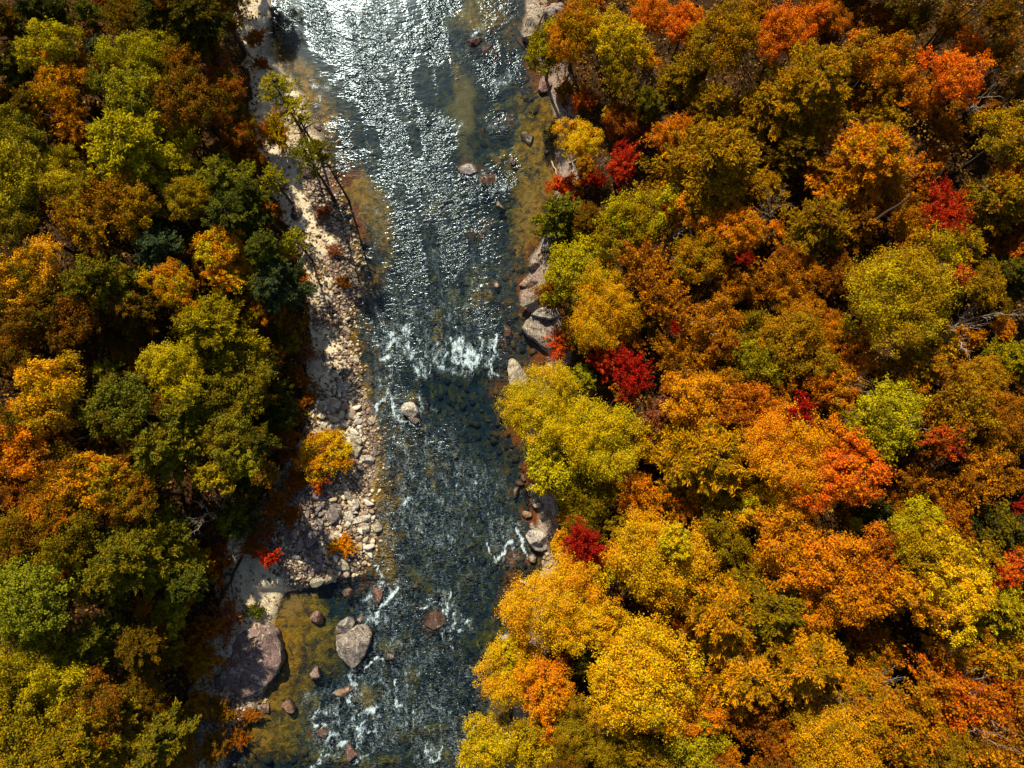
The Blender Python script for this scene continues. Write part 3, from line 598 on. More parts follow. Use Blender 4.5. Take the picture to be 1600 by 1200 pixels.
# trees: px, py, radius px, habit (O clumped broadleaf, P feathery pine, S twiggy), colour, [height m], [second colour]; a dict gives a label of its own
L_ = lambda label, ref=None: dict(label=label, ref=ref)
TREES = [
 # ---- west bank
 (210,232,84,'P','lime',13,'yg',L_('bright yellow-green feathery pine, broadest of the trees on the west bank','the broad yellow-green pine')),
 (135,18,26,'P','green'),(140,48,27,'S','pink',5,L_('dusty pink shrub crown below a green conifer at the top edge','the dusty pink shrub')),(152,76,26,'P','blue'),(78,75,46,'O','yg',None,'olive'),(232,84,46,'O','lime',None,'olive'),
 (272,108,46,'O','brown',None,'dol'),(205,152,48,'O','lime',None,'green'),(292,152,50,'O','dol',None,'brown'),(345,112,36,'S','rust',5,'pink',L_('rusty twiggy tree leaning over the shaded sand track','the rusty twiggy tree by the shaded sand')),(352,150,36,'O','rust',None,'dol'),
 (345,276,46,'P','green',None,'lit',L_('green pine with rounded crown beside the sandy strip','the round green pine by the sand')),(362,335,52,'P','green',None,'dgreen'),
 (430,133,31,'T','lit',12,'lime',L_('slender pine with a bare leaning trunk, uppermost on the sandy strip','the uppermost slender pine')),(458,168,27,'T','lime',11,'yg'),(430,205,32,'S','amber',4,'yg',L_('loose amber shrub growing on the bright sand','the amber shrub on the sand')),
 (478,238,34,'T','olive',13,'green',L_('thin dark olive pine whose trunk crosses the stony strip to the brown shallows','the thin pine above the brown shallows')),(500,232,22,'T','olive',13),(424,274,24,'T','lit',8,'lime',L_('small fresh green pine on the white sand with a thin straight trunk','the small pine on the white sand')),
 (458,372,22,'T','lit',8,'lime'),(240,385,37,'P','blue',None,'blue',L_('grey-blue-green conifer, rounded, amid amber trees on the west bank','the blue-green conifer')),(232,352,24,'P','dgreen'),(345,388,34,'O','yg',None,'amber'),(372,405,26,'O','yg',None,'orange'),
 (20,292,52,'O','yg',None,'olive'),(110,292,42,'O','olive',None,'yg'),(30,215,42,'O','green',None,'olive'),(74,262,30,'O','olive'),(28,105,40,'P','dgreen',None,'olive'),(90,140,44,'O','og',None,'amber'),(110,182,36,'S','amber',None,'brown'),
 (132,118,32,'O','olive',None,'brown'),(52,322,17,'S','crim',7,L_('small crimson shrub among olive trees close to the photo edge','the small crimson shrub at the edge')),(22,345,42,'O','dgreen',None,'olive'),(130,342,50,'S','brown',None,'og'),(200,322,44,'O','og',None,'brown'),
 (238,302,26,'P','dol'),(300,308,36,'O','og',None,'olive'),(50,165,38,'P','dol'),(12,32,36,'P','dol'),(298,24,50,'P','dgreen',15,'dol'),(245,12,42,'P','dgreen',13,'dol'),(200,22,36,'O','dol',9),(60,15,44,'P','dgreen',12),(313,48,22,'S','dol'),(185,115,30,'O','olive'),
 (45,440,50,'O','gold',None,'dol',L_('gold broadleaf tree at the photo edge level with the blue-green conifer','the gold tree at the edge')),(150,440,56,'P','green',None,'olive'),(195,482,42,'P','dol'),(272,448,36,'O','yg',None,'amber'),(350,428,30,'S','yellow',None,'orange'),(430,440,46,'P','dgreen',12,'blue',L_('dark blue-green pine beside the narrow strip of bare sand','the dark pine beside the sand')),
 (396,440,24,'O','olive'),(375,474,9,'S','crim',3,L_('tiny bright red sapling below a yellow shrub crown')),(50,492,46,'O','dol',None,'brown'),(28,545,42,'O','dol',None,'brown'),(112,505,42,'O','dol',None,'brown'),(330,520,66,'P','olive',11,'lime'),(268,580,42,'O','lime',None,'yg'),
 (362,598,54,'O','green',9,'olive'),(290,640,42,'P','olive',None,'green'),(250,700,52,'P','green',12,'olive'),(356,672,42,'O','green',9,'olive'),(386,722,26,'O','lit'),(326,745,26,'O','olive',None,'yg'),(356,748,17,'O','og'),
 (186,555,12,'S','crim',4,L_('tiny magenta-red sapling, smaller of two in dark shade')),(230,562,18,'S','crim',5,L_('magenta-red sapling, larger of two in dark shade','the magenta-red sapling in shade')),(162,578,22,'P','lit'),(80,614,54,'O','gold',None,'og',L_('gold clumped tree topping the orange grove on the west bank','the gold tree over the orange grove')),
 (34,690,52,'O','amber',None,'orange'),(70,672,40,'S','amber',None,'brown'),(190,640,46,'O','dol',None,'green'),(150,752,46,'O','olive',None,'amber'),(98,738,46,'O','olive',None,'brown'),(205,772,40,'O','olive',None,'brown'),(22,768,40,'S','rust',None,'brown'),(80,795,44,'O','dol',None,'amber'),
 (438,680,32,'S','brown',2.5,'rust'),(432,520,26,'S','brown',3,'dol'),(452,532,22,'O','olive',3),(436,642,30,'O','dgreen',4),(418,560,30,'S','dgreen',4,'brown'),(408,620,24,'S','dol',4),
 (507,708,36,'O','yellow',3.2,'amber',L_('bright yellow bush turning orange at its foot, alone among the white cobbles','the yellow bush on the cobbles')),
 (196,872,66,'P','green',13,'olive',L_('large green pine, lit on its upper side, west of the big lichened boulder','the large green pine')),(255,842,36,'P','green'),(150,908,46,'P','green',None,'olive'),(282,896,30,'P','lit'),(266,965,26,'O','lit',5,'lime'),(142,1004,42,'P','green'),(40,930,60,'O','green',None,'lit'),(214,1012,40,'P','dol'),
 (20,1062,46,'O','yg',None,'olive'),(100,1072,50,'O','olive',None,'yg'),(118,1162,66,'P','og',None,'olive',L_('broad olive-gold pine in the bottom corner','the olive-gold pine in the corner')),(36,1168,50,'O','og',None,'olive'),(240,1165,46,'P','green',None,'olive'),(310,1030,36,'S','rust',2.5,'og',L_('rusty shrub crowding the shaded flank of the big lichened boulder','the rusty shrub beside the big boulder')),
 (352,968,26,'S','rust',2,'pink'),(296,860,13,'S','gold',3),(361,815,28,'P','lit',6,'dgreen'),(420,870,17,'S','crim',2.6,'coral',L_('crimson bush at the head of the small bright sand patch','the crimson bush on the sand patch')),(398,955,15,'S','dgreen',1.2,'green',L_('spiky dark green tussock on the sand above the big boulder')),(288,938,14,'S','amber',4),
 (40,850,50,'O','olive',None,'brown'),(112,828,46,'O','dol',None,'olive'),(288,1132,28,'S','og',2,'olive'),(284,1184,28,'S','rust',2,'og'),(20,1112,36,'O','og',None,'olive'),(535,853,20,'S','og',.9,'orange',L_('low golden bush between sunlit cobbles below the yellow bush')),(150,1108,46,'O','dol',None,'brown'),(216,1090,38,'O','dol',8),(60,1010,40,'O','olive',None,'lit'),
 (268,-40,46,'O','dol',15,'brown'),(222,-270,58,'O','dol',16),(264,-205,52,'O','dol',16),(205,-170,52,'O','dol',16),(290,-300,52,'O','dol',16),(345,20,34,'O','brown',8,'dol'),(318,72,28,'O','dol',9,'brown'),(380,205,30,'O','dol',8,'rust'),(384,300,30,'P','dgreen',12,'green'),(408,385,30,'P','dgreen',13,'green'),
 (404,690,26,'P','dgreen',13,'dol'),(416,740,22,'O','dol',9,'brown'),(500,748,18,'S','rust',2,'ored'),(340,880,26,'S','brown',3,'rust'),(320,985,26,'S','rust',3,'brown'),(284,918,30,'P','dgreen',12,'green'),
 (345,1112,22,'S','dol',2,'brown'),(332,1172,26,'S','brown',2.4,'dol'),(368,1158,18,'S','rust',1.6,'brown'),(312,1100,20,'S','rust',2.2,'og'),(390,1120,14,'S','brown',1.2,'rust'),
 (462,506,18,'S','brown',1.8,'rust'),(476,548,18,'S','brown',1.6,'pink'),(466,590,20,'S','rust',2,'brown'),(480,622,14,'S','brown',1.3,'rust'),(455,642,18,'S','dgreen',2,'brown'),(450,700,20,'S','brown',2,'rust'),(462,752,20,'S','brown',1.6,'rust'),(430,788,22,'S','rust',2,'brown'),(412,826,20,'S','brown',1.8,'pink'),(455,806,16,'S','brown',1.2,'rust'),(392,856,18,'S','rust',1.8,'brown'),(398,58,18,'S','brown',2,'rust'),(408,98,14,'S','brown',1.5,'rust'),(446,395,16,'S','rust',1.8,'yg'),(470,432,12,'S','amber',1.2,'rust'),(430,330,14,'S','rust',1.5,'brown'),(506,330,14,'S','brown',1.2,'pink'),(522,392,12,'S','brown',1,'pink'),(536,440,12,'S','brown',1,'rust'),
 # ---- east bank, upper
 (858,74,38,'O','yg',None,'olive'),(898,48,45,'O','amber',None,'og',L_('amber tree overhanging the cracked pale ledge at the top of the river','the amber tree over the cracked ledge')),(965,62,46,'O','olive',None,'yg'),(970,122,34,'S','dol',9,'olive'),(1018,26,32,'O','ored',None,'orange'),(1070,38,32,'O','orange',None,'ored'),(1130,58,56,'O','olive',None,'og'),(1068,118,44,'P','og',None,'olive'),
 (1012,158,32,'P','dgreen',8,'olive'),(1116,162,42,'P','og',None,'olive'),(912,156,22,'S','ored',4,'rust'),(884,140,20,'S','amber',4),(958,178,19,'O','gold',5),(906,218,33,'O','gold',6,'yellow'),(972,258,30,'S','coral',6,'crim',L_('coral red twiggy tree, brightest red on the upper east bank','the coral red tree')),(930,280,17,'S','crim',6),
 (974,226,13,'S','crim',5),(1050,210,36,'S','orange',8,'amber',L_('round orange twiggy tree above the broad olive-gold pine','the round orange tree')),(1052,256,26,'S','rust',6,'orange'),(1114,264,90,'P','og',15,'olive',L_('very broad olive-gold pine opposite the riffle in the upper reach','the very broad olive-gold pine')),(882,292,24,'S','ored',3,'coral'),(1192,168,44,'P','olive',None,'og'),
 (1226,56,46,'O','ored',None,'orange'),(1290,22,36,'O','brown',9,'orange'),(1268,132,80,'P','olive',15,'og',L_('large olive pine just under the orange-red trees at the top','the large olive pine')),(1372,94,52,'O','olive',None,'amber'),(1382,138,40,'O','dol',None,'og'),(1442,152,42,'O','amber',None,'orange'),(1488,122,44,'O','orange',13,'ored',L_('orange clumped tree standing out against black shade near the top corner','the orange tree against black shade')),
 (1512,78,27,'O','orange',None,'ored'),(1340,30,24,'S','rust'),(1425,30,38,'O','brown',8,'dol'),(1574,212,52,'O','olive',None,'og'),(1362,252,76,'P','og',14,'amber'),(1250,236,40,'P','olive',None,'dol'),(1432,266,30,'S','rust',7,'amber'),(1388,196,30,'O','og'),(1576,292,42,'O','og',None,'amber'),(1480,200,32,'S','brown',6,'amber'),(1530,150,30,'S','brown',5),
 (1200,300,36,'P','og'),(1560,90,36,'S','dol',8,'brown'),(1490,40,36,'S','brown',6),(1562,30,40,'O','dol',7),(1180,20,36,'O','amber',8,'dol'),(1090,90,24,'S','brown',6),
 (1385,-50,56,'O','brown',11,'dol'),(1300,-62,50,'O','dol',11,'brown'),(1475,-42,56,'O','brown',13,'dol'),(1560,-40,56,'O','dol',15,'brown'),(1640,120,50,'O','dol',14,'brown'),(1635,30,50,'O','dol',14,'brown'),
 # ---- east bank, middle
 (878,334,42,'P','green',7,'lit',L_('soft green pine at the water edge by the olive shallows','the soft green waterside pine')),(926,342,30,'P','dol',8),(984,352,52,'O','yg',None,'og'),(1048,330,32,'S','orange',7,'ored'),(902,424,50,'O','yg',8,'lime',L_('yellow-green clumped tree above the tilted rock ledges','the yellow-green tree over the ledges')),(945,480,56,'O','yellow',9,'gold'),
 (1010,420,50,'O','rust',None,'amber'),(1105,332,46,'O','og',None,'amber'),(1098,402,46,'O','amber',None,'og'),(1048,478,46,'S','amber',10,'brown'),(1165,405,13,'S','crim',12,L_('small scarlet sapling ringed by amber crowns')),(1055,512,10,'S','crim',12,L_('tiny scarlet sapling below an amber twiggy tree')),(1132,446,36,'O','brown',None,'amber'),
 (877,533,27,'S','coral',4.4,'ored',L_('scarlet-orange bush on the cracked grey slab by the brown inlet','the scarlet bush on the slab')),(945,562,26,'S','crim',7,'coral'),(988,584,36,'S','crim',10,'crim',L_('deep crimson tree inland of the brown inlet','the deep crimson tree')),(985,525,26,'O','rust',5,'amber'),(1118,520,46,'O','rust',None,'amber'),(1172,528,44,'O','olive',None,'dol'),(1190,562,42,'O','yg',None,'olive'),
 (910,592,27,'P','lit',6,'lime'),(1476,332,44,'S','crim',13,'coral',L_('large crimson twiggy tree, highest red crown near the photo edge','the large crimson tree')),(1562,312,52,'P','og',None,'olive'),(1502,390,46,'P','og',None,'olive'),(1412,455,84,'O','yg',14,'og',L_('broad yellow-green clumped tree, widest crown of the east bank slope','the broad yellow-green tree')),
 (1235,540,50,'O','olive',None,'og'),(1280,350,58,'P','brown',12,'og'),(1232,440,44,'S','brown',9,'amber'),(1312,430,36,'S','rust',8,'brown'),(1500,432,19,'S','ored',13,'coral'),(1580,430,40,'P','dgreen',None,'olive'),(1582,562,40,'P','yg',None,'olive'),(1470,540,28,'O','yellow',None,'amber'),(1342,545,38,'S','rust',7,'amber'),(1440,572,46,'P','amber',None,'og'),
 (1325,518,18,'O','lime',6),(1420,350,40,'O','og',8,'brown'),(1350,350,36,'P','amber',9,'brown'),(1180,450,40,'O','amber',8,'brown'),(1060,560,40,'O','brown',8,'amber'),(1250,480,32,'O','amber',8),(1160,360,40,'O','og',10,'amber'),(1540,450,34,'O','og',8,'dol'),(1240,410,30,'O','amber',8,'rust'),
 # ---- east bank, lower middle
 (846,640,58,'O','yellow',10,'yg',L_('yellow clumped tree leaning over the dark pool under the falls','the yellow tree over the dark pool')),(928,682,62,'O','yg',11,'yellow'),(872,716,48,'O','lime',9,'yg'),(914,770,54,'O','og',6.4,'olive'),(912,850,35,'S','crim',9.5,'crim',L_('vivid crimson tree behind the white boulder on the east shore','the vivid crimson tree')),(880,852,20,'O','gold',5),
 (1003,775,44,'S','orange',8,'amber'),(1026,650,28,'S','rust',7,'pink'),(1010,692,27,'S','rust',6,'amber'),(1090,628,50,'O','gold',None,'amber'),(1108,714,84,'P','og',14,'gold',L_('wide soft olive-gold pine touching the orange broadleaf crowns','the wide soft pine')),(1030,872,66,'O','gold',12,'yellow'),(1055,846,24,'O','yellow',14,'yg'),(963,886,28,'O','yg',7),(970,822,22,'O','og',6),
 (1084,790,36,'O','rust',7,'amber'),(1130,830,44,'O','olive',None,'og'),(1168,640,42,'O','orange',10,'rust'),(1250,646,26,'S','crim',14,'crim',L_('crimson sapling at the top of the bright orange crowns','the crimson sapling over the orange crowns')),(1230,702,60,'O','orange',14,'gold',L_('bright orange clumped tree beside the wide soft pine','the bright orange tree')),(1318,742,55,'O','orange',14,'ored'),
 (1252,764,46,'O','gold',12,'orange'),(1386,654,56,'O','olive',12,'yg',L_('green broadleaf crown threaded with white bare branches','the green crown with white branches')),(1472,690,32,'S','coral',12,'rust'),(1430,630,40,'O','amber',9,'brown'),(1502,642,58,'O','brown',11,'og'),(1198,795,46,'O','yg',None,'gold'),(1228,862,56,'O','orange',13,'amber'),(1300,882,60,'O','orange',13,'amber'),(1370,872,42,'O','orange',12,'rust'),
 (1336,820,13,'O','lime',8),(1362,800,30,'O','dgreen',7),(1430,826,42,'O','yg',12,'og'),(1470,872,56,'O','yellow',13,'og'),(1482,818,44,'S','amber',9,'rust'),(1556,830,50,'P','dgreen',10,'olive'),(1450,760,40,'O','amber',9,'brown'),(1532,740,46,'O','brown',10,'amber'),(1574,893,27,'S','coral',10,'ored',L_('coral red spiky crown at the photo edge below a dark green pine','the coral crown at the edge')),
 (1597,792,16,'S','crim',8),(1402,780,32,'O','rust',6,'amber'),(1395,725,30,'O','brown',6,'dol'),(1570,650,40,'O','amber',8,'brown'),(1560,700,36,'O','brown',8,'og'),(1130,600,36,'O','amber',8,'og'),(1200,610,34,'O','rust',7,'amber'),(1310,600,44,'O','og',8,'amber'),(1540,590,36,'O','og',8),
 # ---- east bank, bottom
 (868,944,64,'O','gold',11,'yellow',L_('golden broadleaf tree touching the water beside the white driftwood log','the golden tree by the driftwood log')),(816,1052,54,'O','yellow',9,'gold'),(800,1020,22,'O','lime',9,'yg'),(852,1082,44,'O','gold',8,'orange'),(944,984,42,'O','gold',10,'yellow'),(1006,1056,70,'O','gold',13,'yellow',L_('large gold tree, its crown widest along the lower shore','the large gold tree')),(1050,1110,46,'O','orange',10,'gold'),(960,1102,38,'O','gold',9),
 (756,1170,42,'O','yg',6,'yellow',L_('yellow-green tree leaning out over the river at the bottom edge','the yellow-green tree at the bottom edge')),(838,1172,46,'O','yellow',7,'og'),(914,1040,22,'P','green',6),(1062,1040,22,'S','crim',11,'rust'),(1122,955,76,'P','og',14,'gold'),(1162,1050,70,'P','og',13,'gold'),(1050,970,30,'O','rust',7,'orange'),(1082,1170,46,'O','olive',9,'lime'),(1010,1185,36,'O','olive',8,'og'),(955,1176,30,'O','og',7),
 (1140,1122,40,'O','rust',7,'amber'),(1200,946,70,'P','og',14,'olive'),(1254,1028,72,'P','og',14,'gold'),(1292,932,44,'O','orange',11,'amber'),(1350,920,46,'O','orange',12,'amber'),(1436,930,46,'O','amber',13,'gold'),(1500,928,46,'O','gold',13,'yellow'),(1562,952,50,'P','og',11,'yg'),(1340,1082,60,'P','og',10,'amber'),(1310,1154,60,'O','og',10,'gold'),(1200,1132,52,'O','rust',8,'brown'),(1400,1138,60,'O','og',10,'amber'),
 (1484,1086,58,'S','ored',9,'amber'),(1550,1102,58,'S','orange',9,'rust'),(1556,1180,58,'S','brown',9,'amber'),(1478,1188,46,'O','brown',9,'og'),(1572,1022,52,'S','og',9,'amber'),(1240,1180,44,'O','amber',8,'brown'),(1380,1020,36,'O','dol',6,'amber'),(1120,1190,36,'O','rust',7,'amber'),(900,1140,36,'O','og',7,'olive'),(1500,1010,36,'O','og',8,'amber'),
]
HAB = {'T': 'slender pine', 'O': 'broadleaf tree', 'P': 'pine', 'S': 'twiggy tree'}
NAME = {'T': 'pine_tree', 'O': 'broadleaf_tree', 'P': 'pine_tree', 'S': 'twiggy_tree'}
trees = []                                     # dicts for labelling
def plant(px, py, rp, hab, col, h=None, col2=None, info=None, grp='trees of the autumn forest'):
    rp *= 1.0 if py > 830 or px > 1250 else 1.03
    if px > 650 and h is not None and h > 6: h = 6 + (h - 6) * .75
    R = rp * MPP * .86
    if h is None: h = (float(np.clip(5.0 + 2.3 * R, 6, 14)) if px < 650 else float(np.clip(3.8 + 1.8 * R, 4.6, 11.5))) * random.uniform(.94, 1.06)
    zoff = h - .55 * R if hab not in 'PT' else h - .8 * R
    z = 1.0
    for _ in range(8):
        p = at(px, py, z); z = float(ground_z(p[0], p[1])) + zoff
    p = at(px, py, z); gz = float(ground_z(p[0], p[1]))
    R = rp * (CAM_H - z) / (FPX * cT) * 1.04
    cls = 2 if R > 3.4 else 1 if R > 1.75 else 0
    shrub = h < 4.5
    nm = 'shrub' if shrub else NAME[hab]
    e = bpy.data.objects.new(nm, None); C.objects.link(e); e.location = (p[0], p[1], gz - .05); e.empty_display_size = .5
    rot = random.uniform(0, 6.28)
    tr = link('trunk' if not (shrub and hab == 'S') else 'stems', random.choice(TRUNK[hab]), e); tr.scale = (R * 1.45, R * 1.45, h) if hab == 'T' else (R, R, h); tr.rotation_euler.z = rot
    k = .55 if hab not in 'PT' else .95
    if h - k * R < .5 * R: k = max(.3, (h - .5 * R) / R)
    cr = link('crown', random.choice(CROWN[(hab, cls)]), e, (0, 0, h - k * R))
    sx = random.uniform(.9, 1.1); zs = 1.0 if hab not in 'PT' else random.uniform(.9, 1.15)
    if h < 1.6 * R: zs *= .6
    cr.scale = (R * sx, R / sx, R * zs); cr.rotation_euler.z = random.uniform(0, 6.28)
    c1, c2, word = PAL[col]
    if col2: c2 = PAL[col2][0]
    if px > 650 and py < 620 and col in ('olive', 'og', 'dol'): c1 = (c1[0] * 1.30, c1[1] * 1.10, c1[2]); c2 = (c2[0] * 1.35, c2[1] * 1.08, c2[2])
    if px > 650: c1 = (min(c1[0] * 1.05, .70), c1[1] * .96, c1[2] * .85); c2 = (min(c2[0] * 1.05, .70), c2[1] * .96, c2[2] * .85)
    else: c1 = (c1[0] * 1.12, c1[1], c1[2] * .85); c2 = (c2[0] * 1.12, c2[1], c2[2] * .85)
    jt = random.uniform(.88, 1.12); jg = random.uniform(.93, 1.07)
    cr.color = (c1[0] * jt, c1[1] * jt * jg, c1[2] * jt, 1)
    cr['tint2'] = [c2[0] * jt, c2[1] * jt * jg, c2[2] * jt]
    trees.append(dict(o=e, px=px, py=py, word=word, hab='shrub' if shrub else HAB[hab], info=info, grp='low shrubs along the river banks' if shrub else grp))
    return e
for t in TREES:
    t = list(t); info = None
    if isinstance(t[-1], dict): info = t.pop()
    px_, py_, rp, hab, col = t[:5]; h = None; col2 = None
    if hab == 'O' and px_ > 650 and col in ('brown', 'rust', 'amber', 'dol') and info is None and random.random() < .6: hab = 'S'
    for q in t[5:]:
        if isinstance(q, str): col2 = q
        elif q is not None: h = q
    plant(px_, py_, rp, hab, col, h, col2, info)
# the forest goes on beyond the frame
for i in range(26):
    ex, ey = ((-62 - 30 * (i % 2), 40 + i * 105) if i < 12 else (1664 + 28 * (i % 2), 150 + (i - 12) * 120) if i < 21 else (880 + (i - 21) * 165, 1262))
    plant(ex, ey, random.uniform(46, 62), 'OPO'[i % 3], random.choice(['olive', 'og', 'dol', 'green', 'brown'] if ex < 0 else ['og', 'amber', 'rust', 'olive', 'brown']), None, 'dol')
# understorey between the crowns
taken = [(t[0], t[1], t[2]) for t in TREES]
rr = random.Random(5); made = 0; tries = 0
while made < 112 and tries < 9000:
    tries += 1
    x, y = rr.uniform(-10, 1610), rr.uniform(-10, 1210)
    if fline(y) - 25 < x < rshore(y) + 45: continue
    rp = rr.uniform(16, 34)
    if any(math.hypot(x - a, y - b_) < c * .72 + rp * .3 for a, b_, c in taken): continue
    if any(math.hypot(x - a, y - b_) < w for a, b_, w in ((1430,1000,60),(1340,230,30),(300,790,60),(160,1060,40),(1020,120,30),(1420,200,40))): continue
    west = x < 600
    col = rr.choice(['brown', 'dol', 'rust', 'olive', 'dgreen'] if west else ['rust', 'amber', 'brown', 'rust', 'orange', 'og', 'dol'])
    plant(x, y, rp, rr.choice('OSS'), col, rr.uniform(4.6, 6.5), rr.choice(['brown', 'amber', 'rust', 'dol']), grp='understorey trees between the tall crowns')
    taken.append((x, y, rp)); made += 1

# ---------------------------------------------------------------- bare trees, logs and fallen branches
def bare(px, py, rp, h, lean, label):
    z = 1.0
    for _ in range(6):
        p = at(px, py, z); z = float(ground_z(p[0], p[1])) + h * .8
    p = at(px, py, z); gz = float(ground_z(p[0], p[1]))
    e = bpy.data.objects.new('bare_tree', None); C.objects.link(e); e.location = (p[0], p[1], gz)
    o = link('branches', random.choice(BARE), e); o.scale = (rp * MPP * 1.5, rp * MPP * 1.5, h); o.rotation_euler = (lean[0], lean[1], random.uniform(0, 6))
    return tag(e, label, 'bare tree', 'leafless trees')
bare(118, 694, 40, 10, (.15, .1), 'pale leafless tree spreading beside the orange grove on the west bank')
bare(1385, 648, 60, 14.2, (.1, 0), 'white leafless branches fanned over the green broadleaf crown')
bare(1540, 505, 56, 10.5, (.1, -.15), 'brown-grey leafless tree by the edge between pine crowns and gold crowns')
bare(1572, 135, 50, 11, (.1, -.2), 'grey leafless tree in the top corner beyond the orange clumped crown')
bare(1216, 280, 36, 11, (.0, .2), 'thin leafless tree between the very broad olive-gold pine and its neighbour')
bare(1390, 610, 30, 10, (0, .2), 'small pale leafless tree above the green crown with white branches')
bare(1500, 1075, 40, 9.5, (.1, -.2), 'leafless pale stems rising out of the orange-red twiggy crowns')
bare(1560, 1030, 36, 9.5, (0, -.2), 'leafless whitish stems at the photo edge below an olive-gold pine')
bare(1385, 1065, 30, 9.6, (.1, 0), 'leafless tree with whitish twigs under the black gap in the canopy')
bare(268, 805, 34, 11, (.1, .2), 'grey leafless branches over the top of the large green pine')
bare(300, 300, 30, 9, (0, .1), 'thin grey leafless tree between the yellow-green pine and the round green pine')
bare(1060, 365, 26, 8, (.1, -.3), 'pale leafless limbs below the small orange twiggy tree')
bare(1180, 1010, 30, 12.5, (.1, .1), 'white broken leafless top poking through the olive-gold pines')

for bx, by, br, bh in [(1480,610,34,9),(1440,500,26,9),(1580,480,34,9),(1530,560,30,8),(1330,560,24,8.5),(1030,365,24,8),(1090,455,26,9.5),(1285,300,26,11),(1420,310,24,10),(1590,330,30,9),(1300,1110,28,9),(1450,1140,28,9),(1530,1160,30,9.5),(1590,1120,30,9.5),(1060,640,20,9.5),(1160,430,24,9),(1250,600,26,10),(1360,1120,24,9.5),(955,225,20,6),(1005,130,22,6.5),(70,130,30,9),(20,250,28,9),(230,300,24,9),(330,880,20,5),(60,660,24,9.5),(300,770,26,8)]:
    o = bare(bx, by, br * 1.15, bh + 2.2, (random.uniform(-.35,.35), random.uniform(-.35,.35)), None)
    trees.append(dict(o=o, px=bx, py=by, word='pale leafless', hab='tree', info=None, grp='leafless trees', cat='bare tree'))

def log(name, p0, p1, rad, m, label, cat, z0=.15, z1=.3, twigs=0, seed=1):
    r = np.random.default_rng(seed)
    def g(q, up):
        P = at(*q, 0.5); z = max(float(ground_z(P[0], P[1])), 0) + up; P = at(q[0], q[1], z); return P
    A, B = g(p0, z0), g(p1, z1); mid = (A + B) / 2
    t = Tubes(); L = np.linalg.norm(B - A)
    pts = wobble(A - mid, B - mid, 7, L * .015, r); t.add(pts, np.linspace(rad, rad * .55, 7), 8)
    for k in range(twigs):
        f = pts[r.integers(2, 7)]; dv = unit((B - A) / L + r.normal(size=3) * .8); dv[2] = abs(dv[2]) * .5
        e = f + dv * L * r.uniform(.2, .45); q = wobble(f, e, 4, L * .02, r); t.add(q, np.linspace(rad * .45, rad * .12, 4), 5)
        t.add(wobble(q[2], q[2] + unit(dv + r.normal(size=3) * .6) * L * .15, 3, .02, r), np.linspace(rad * .2, rad * .08, 3), 4)
    o = link(name, t.mesh(name, m), None, mid)
    return tag(o, label, cat)
log('driftwood_log', (812,907), (838,918), .16, M_PALE, 'pale driftwood log jutting from under the golden tree into the water', 'log', .1, .35)
log('fallen_branch', (916,243), (884,257), .10, M_PALE, 'white bare branch lying under the coral red tree at the bank', 'branch', 2.0, 1.5, 5, 2)
log('fallen_branch', (862,252), (872,277), .10, M_PALE, 'short pale stick standing in the orange shallows by the upper bank', 'branch', .2, .2, 1, 3)
log('fallen_log', (325,838), (348,930), .17, M_DARKW, 'dark fallen trunk, longer arm of a V in rusty brush above the sand patch', 'log', .3, .4, 3, 4)
log('fallen_log', (378,870), (338,950), .15, M_DARKW, 'dark fallen trunk, arm of the V that borders the sand patch', 'log', .3, .4, 4, 5)
log('driftwood_stick', (553,600), (561,590), .07, M_PALE, 'thin pale stick across a golden puddle beside the sunlit cobbles', 'stick', .1, .15, 0, 6)
log('fallen_log', (1352,356), (1425,304), .16, M_DARKW, 'dark leaning trunk between olive-gold pines below the large crimson tree', 'log', 7, 8, 3, 7)
log('fallen_log', (978,1140), (1008,1202), .14, M_PALE, 'white trunk slanting out from under the large gold tree at the bottom edge', 'log', 4, 3, 1, 8)
log('fallen_branch', (462,692), (436,706), .07, M_DARKW, 'thin dark branch lying in shade west of the yellow bush', 'branch', .2, .3, 2, 9)
log('driftwood_log', (1463,422), (1483,415), .2, M_PALE, 'short yellowish snag beside the small orange-red twiggy tree', 'log', 8, 8.2, 0, 10)
log('driftwood_stick', (525,222), (535,215), .08, M_PALE, 'thin grey stick at the water edge below the uppermost slender pine', 'stick', .15, .2, 1, 11)

# ---------------------------------------------------------------- rocks
def ico(sub):
    import bmesh
    bm = bmesh.new(); bmesh.ops.create_icosphere(bm, subdivisions=sub, radius=1)
    V = np.array([v.co for v in bm.verts]); F = np.array([[v.index for v in f.verts] for f in bm.faces]); bm.free(); return V, F
ICO2, ICO3, ICO4 = ico(2), ico(3), ico(4)
def n3(V, f, seed):
    return vnoise(V[:,0]*f + V[:,2]*f*.7, V[:,1]*f - V[:,2]*f*.5, 1.0, seed)
def rock_mesh(seed, base=ICO3, cuts=9, rough=.10, m=M_STONE):
    r = np.random.default_rng(seed); V = base[0].copy()
    for k in range(cuts):
        n = unit(r.normal(size=3)); dlim = r.uniform(.45, .82)
        s = V @ n; V = V - np.where(s > dlim, s - dlim, 0)[:, None] * n
    V = V * (1 + (n3(V, 1.7, 50 + seed % 7) - .5)[:, None] * rough * 2 + (n3(V, 4.5, 60 + seed % 5) - .5)[:, None] * rough)
    V = V * np.array([1, r.uniform(.65, .95), r.uniform(.5, .75)])
    return mesh_np('stone', V, base[1], mats=[m], smooth=False)
STONES = [rock_mesh(i, ICO3, 15, .05) for i in range(1, 11)]
BOULD = [rock_mesh(100 + i, ICO4, 11, .07, M_ROCK) for i in range(1, 9)]
for me in BOULD: me.polygons.foreach_set('use_smooth', np.ones(len(me.polygons), bool))

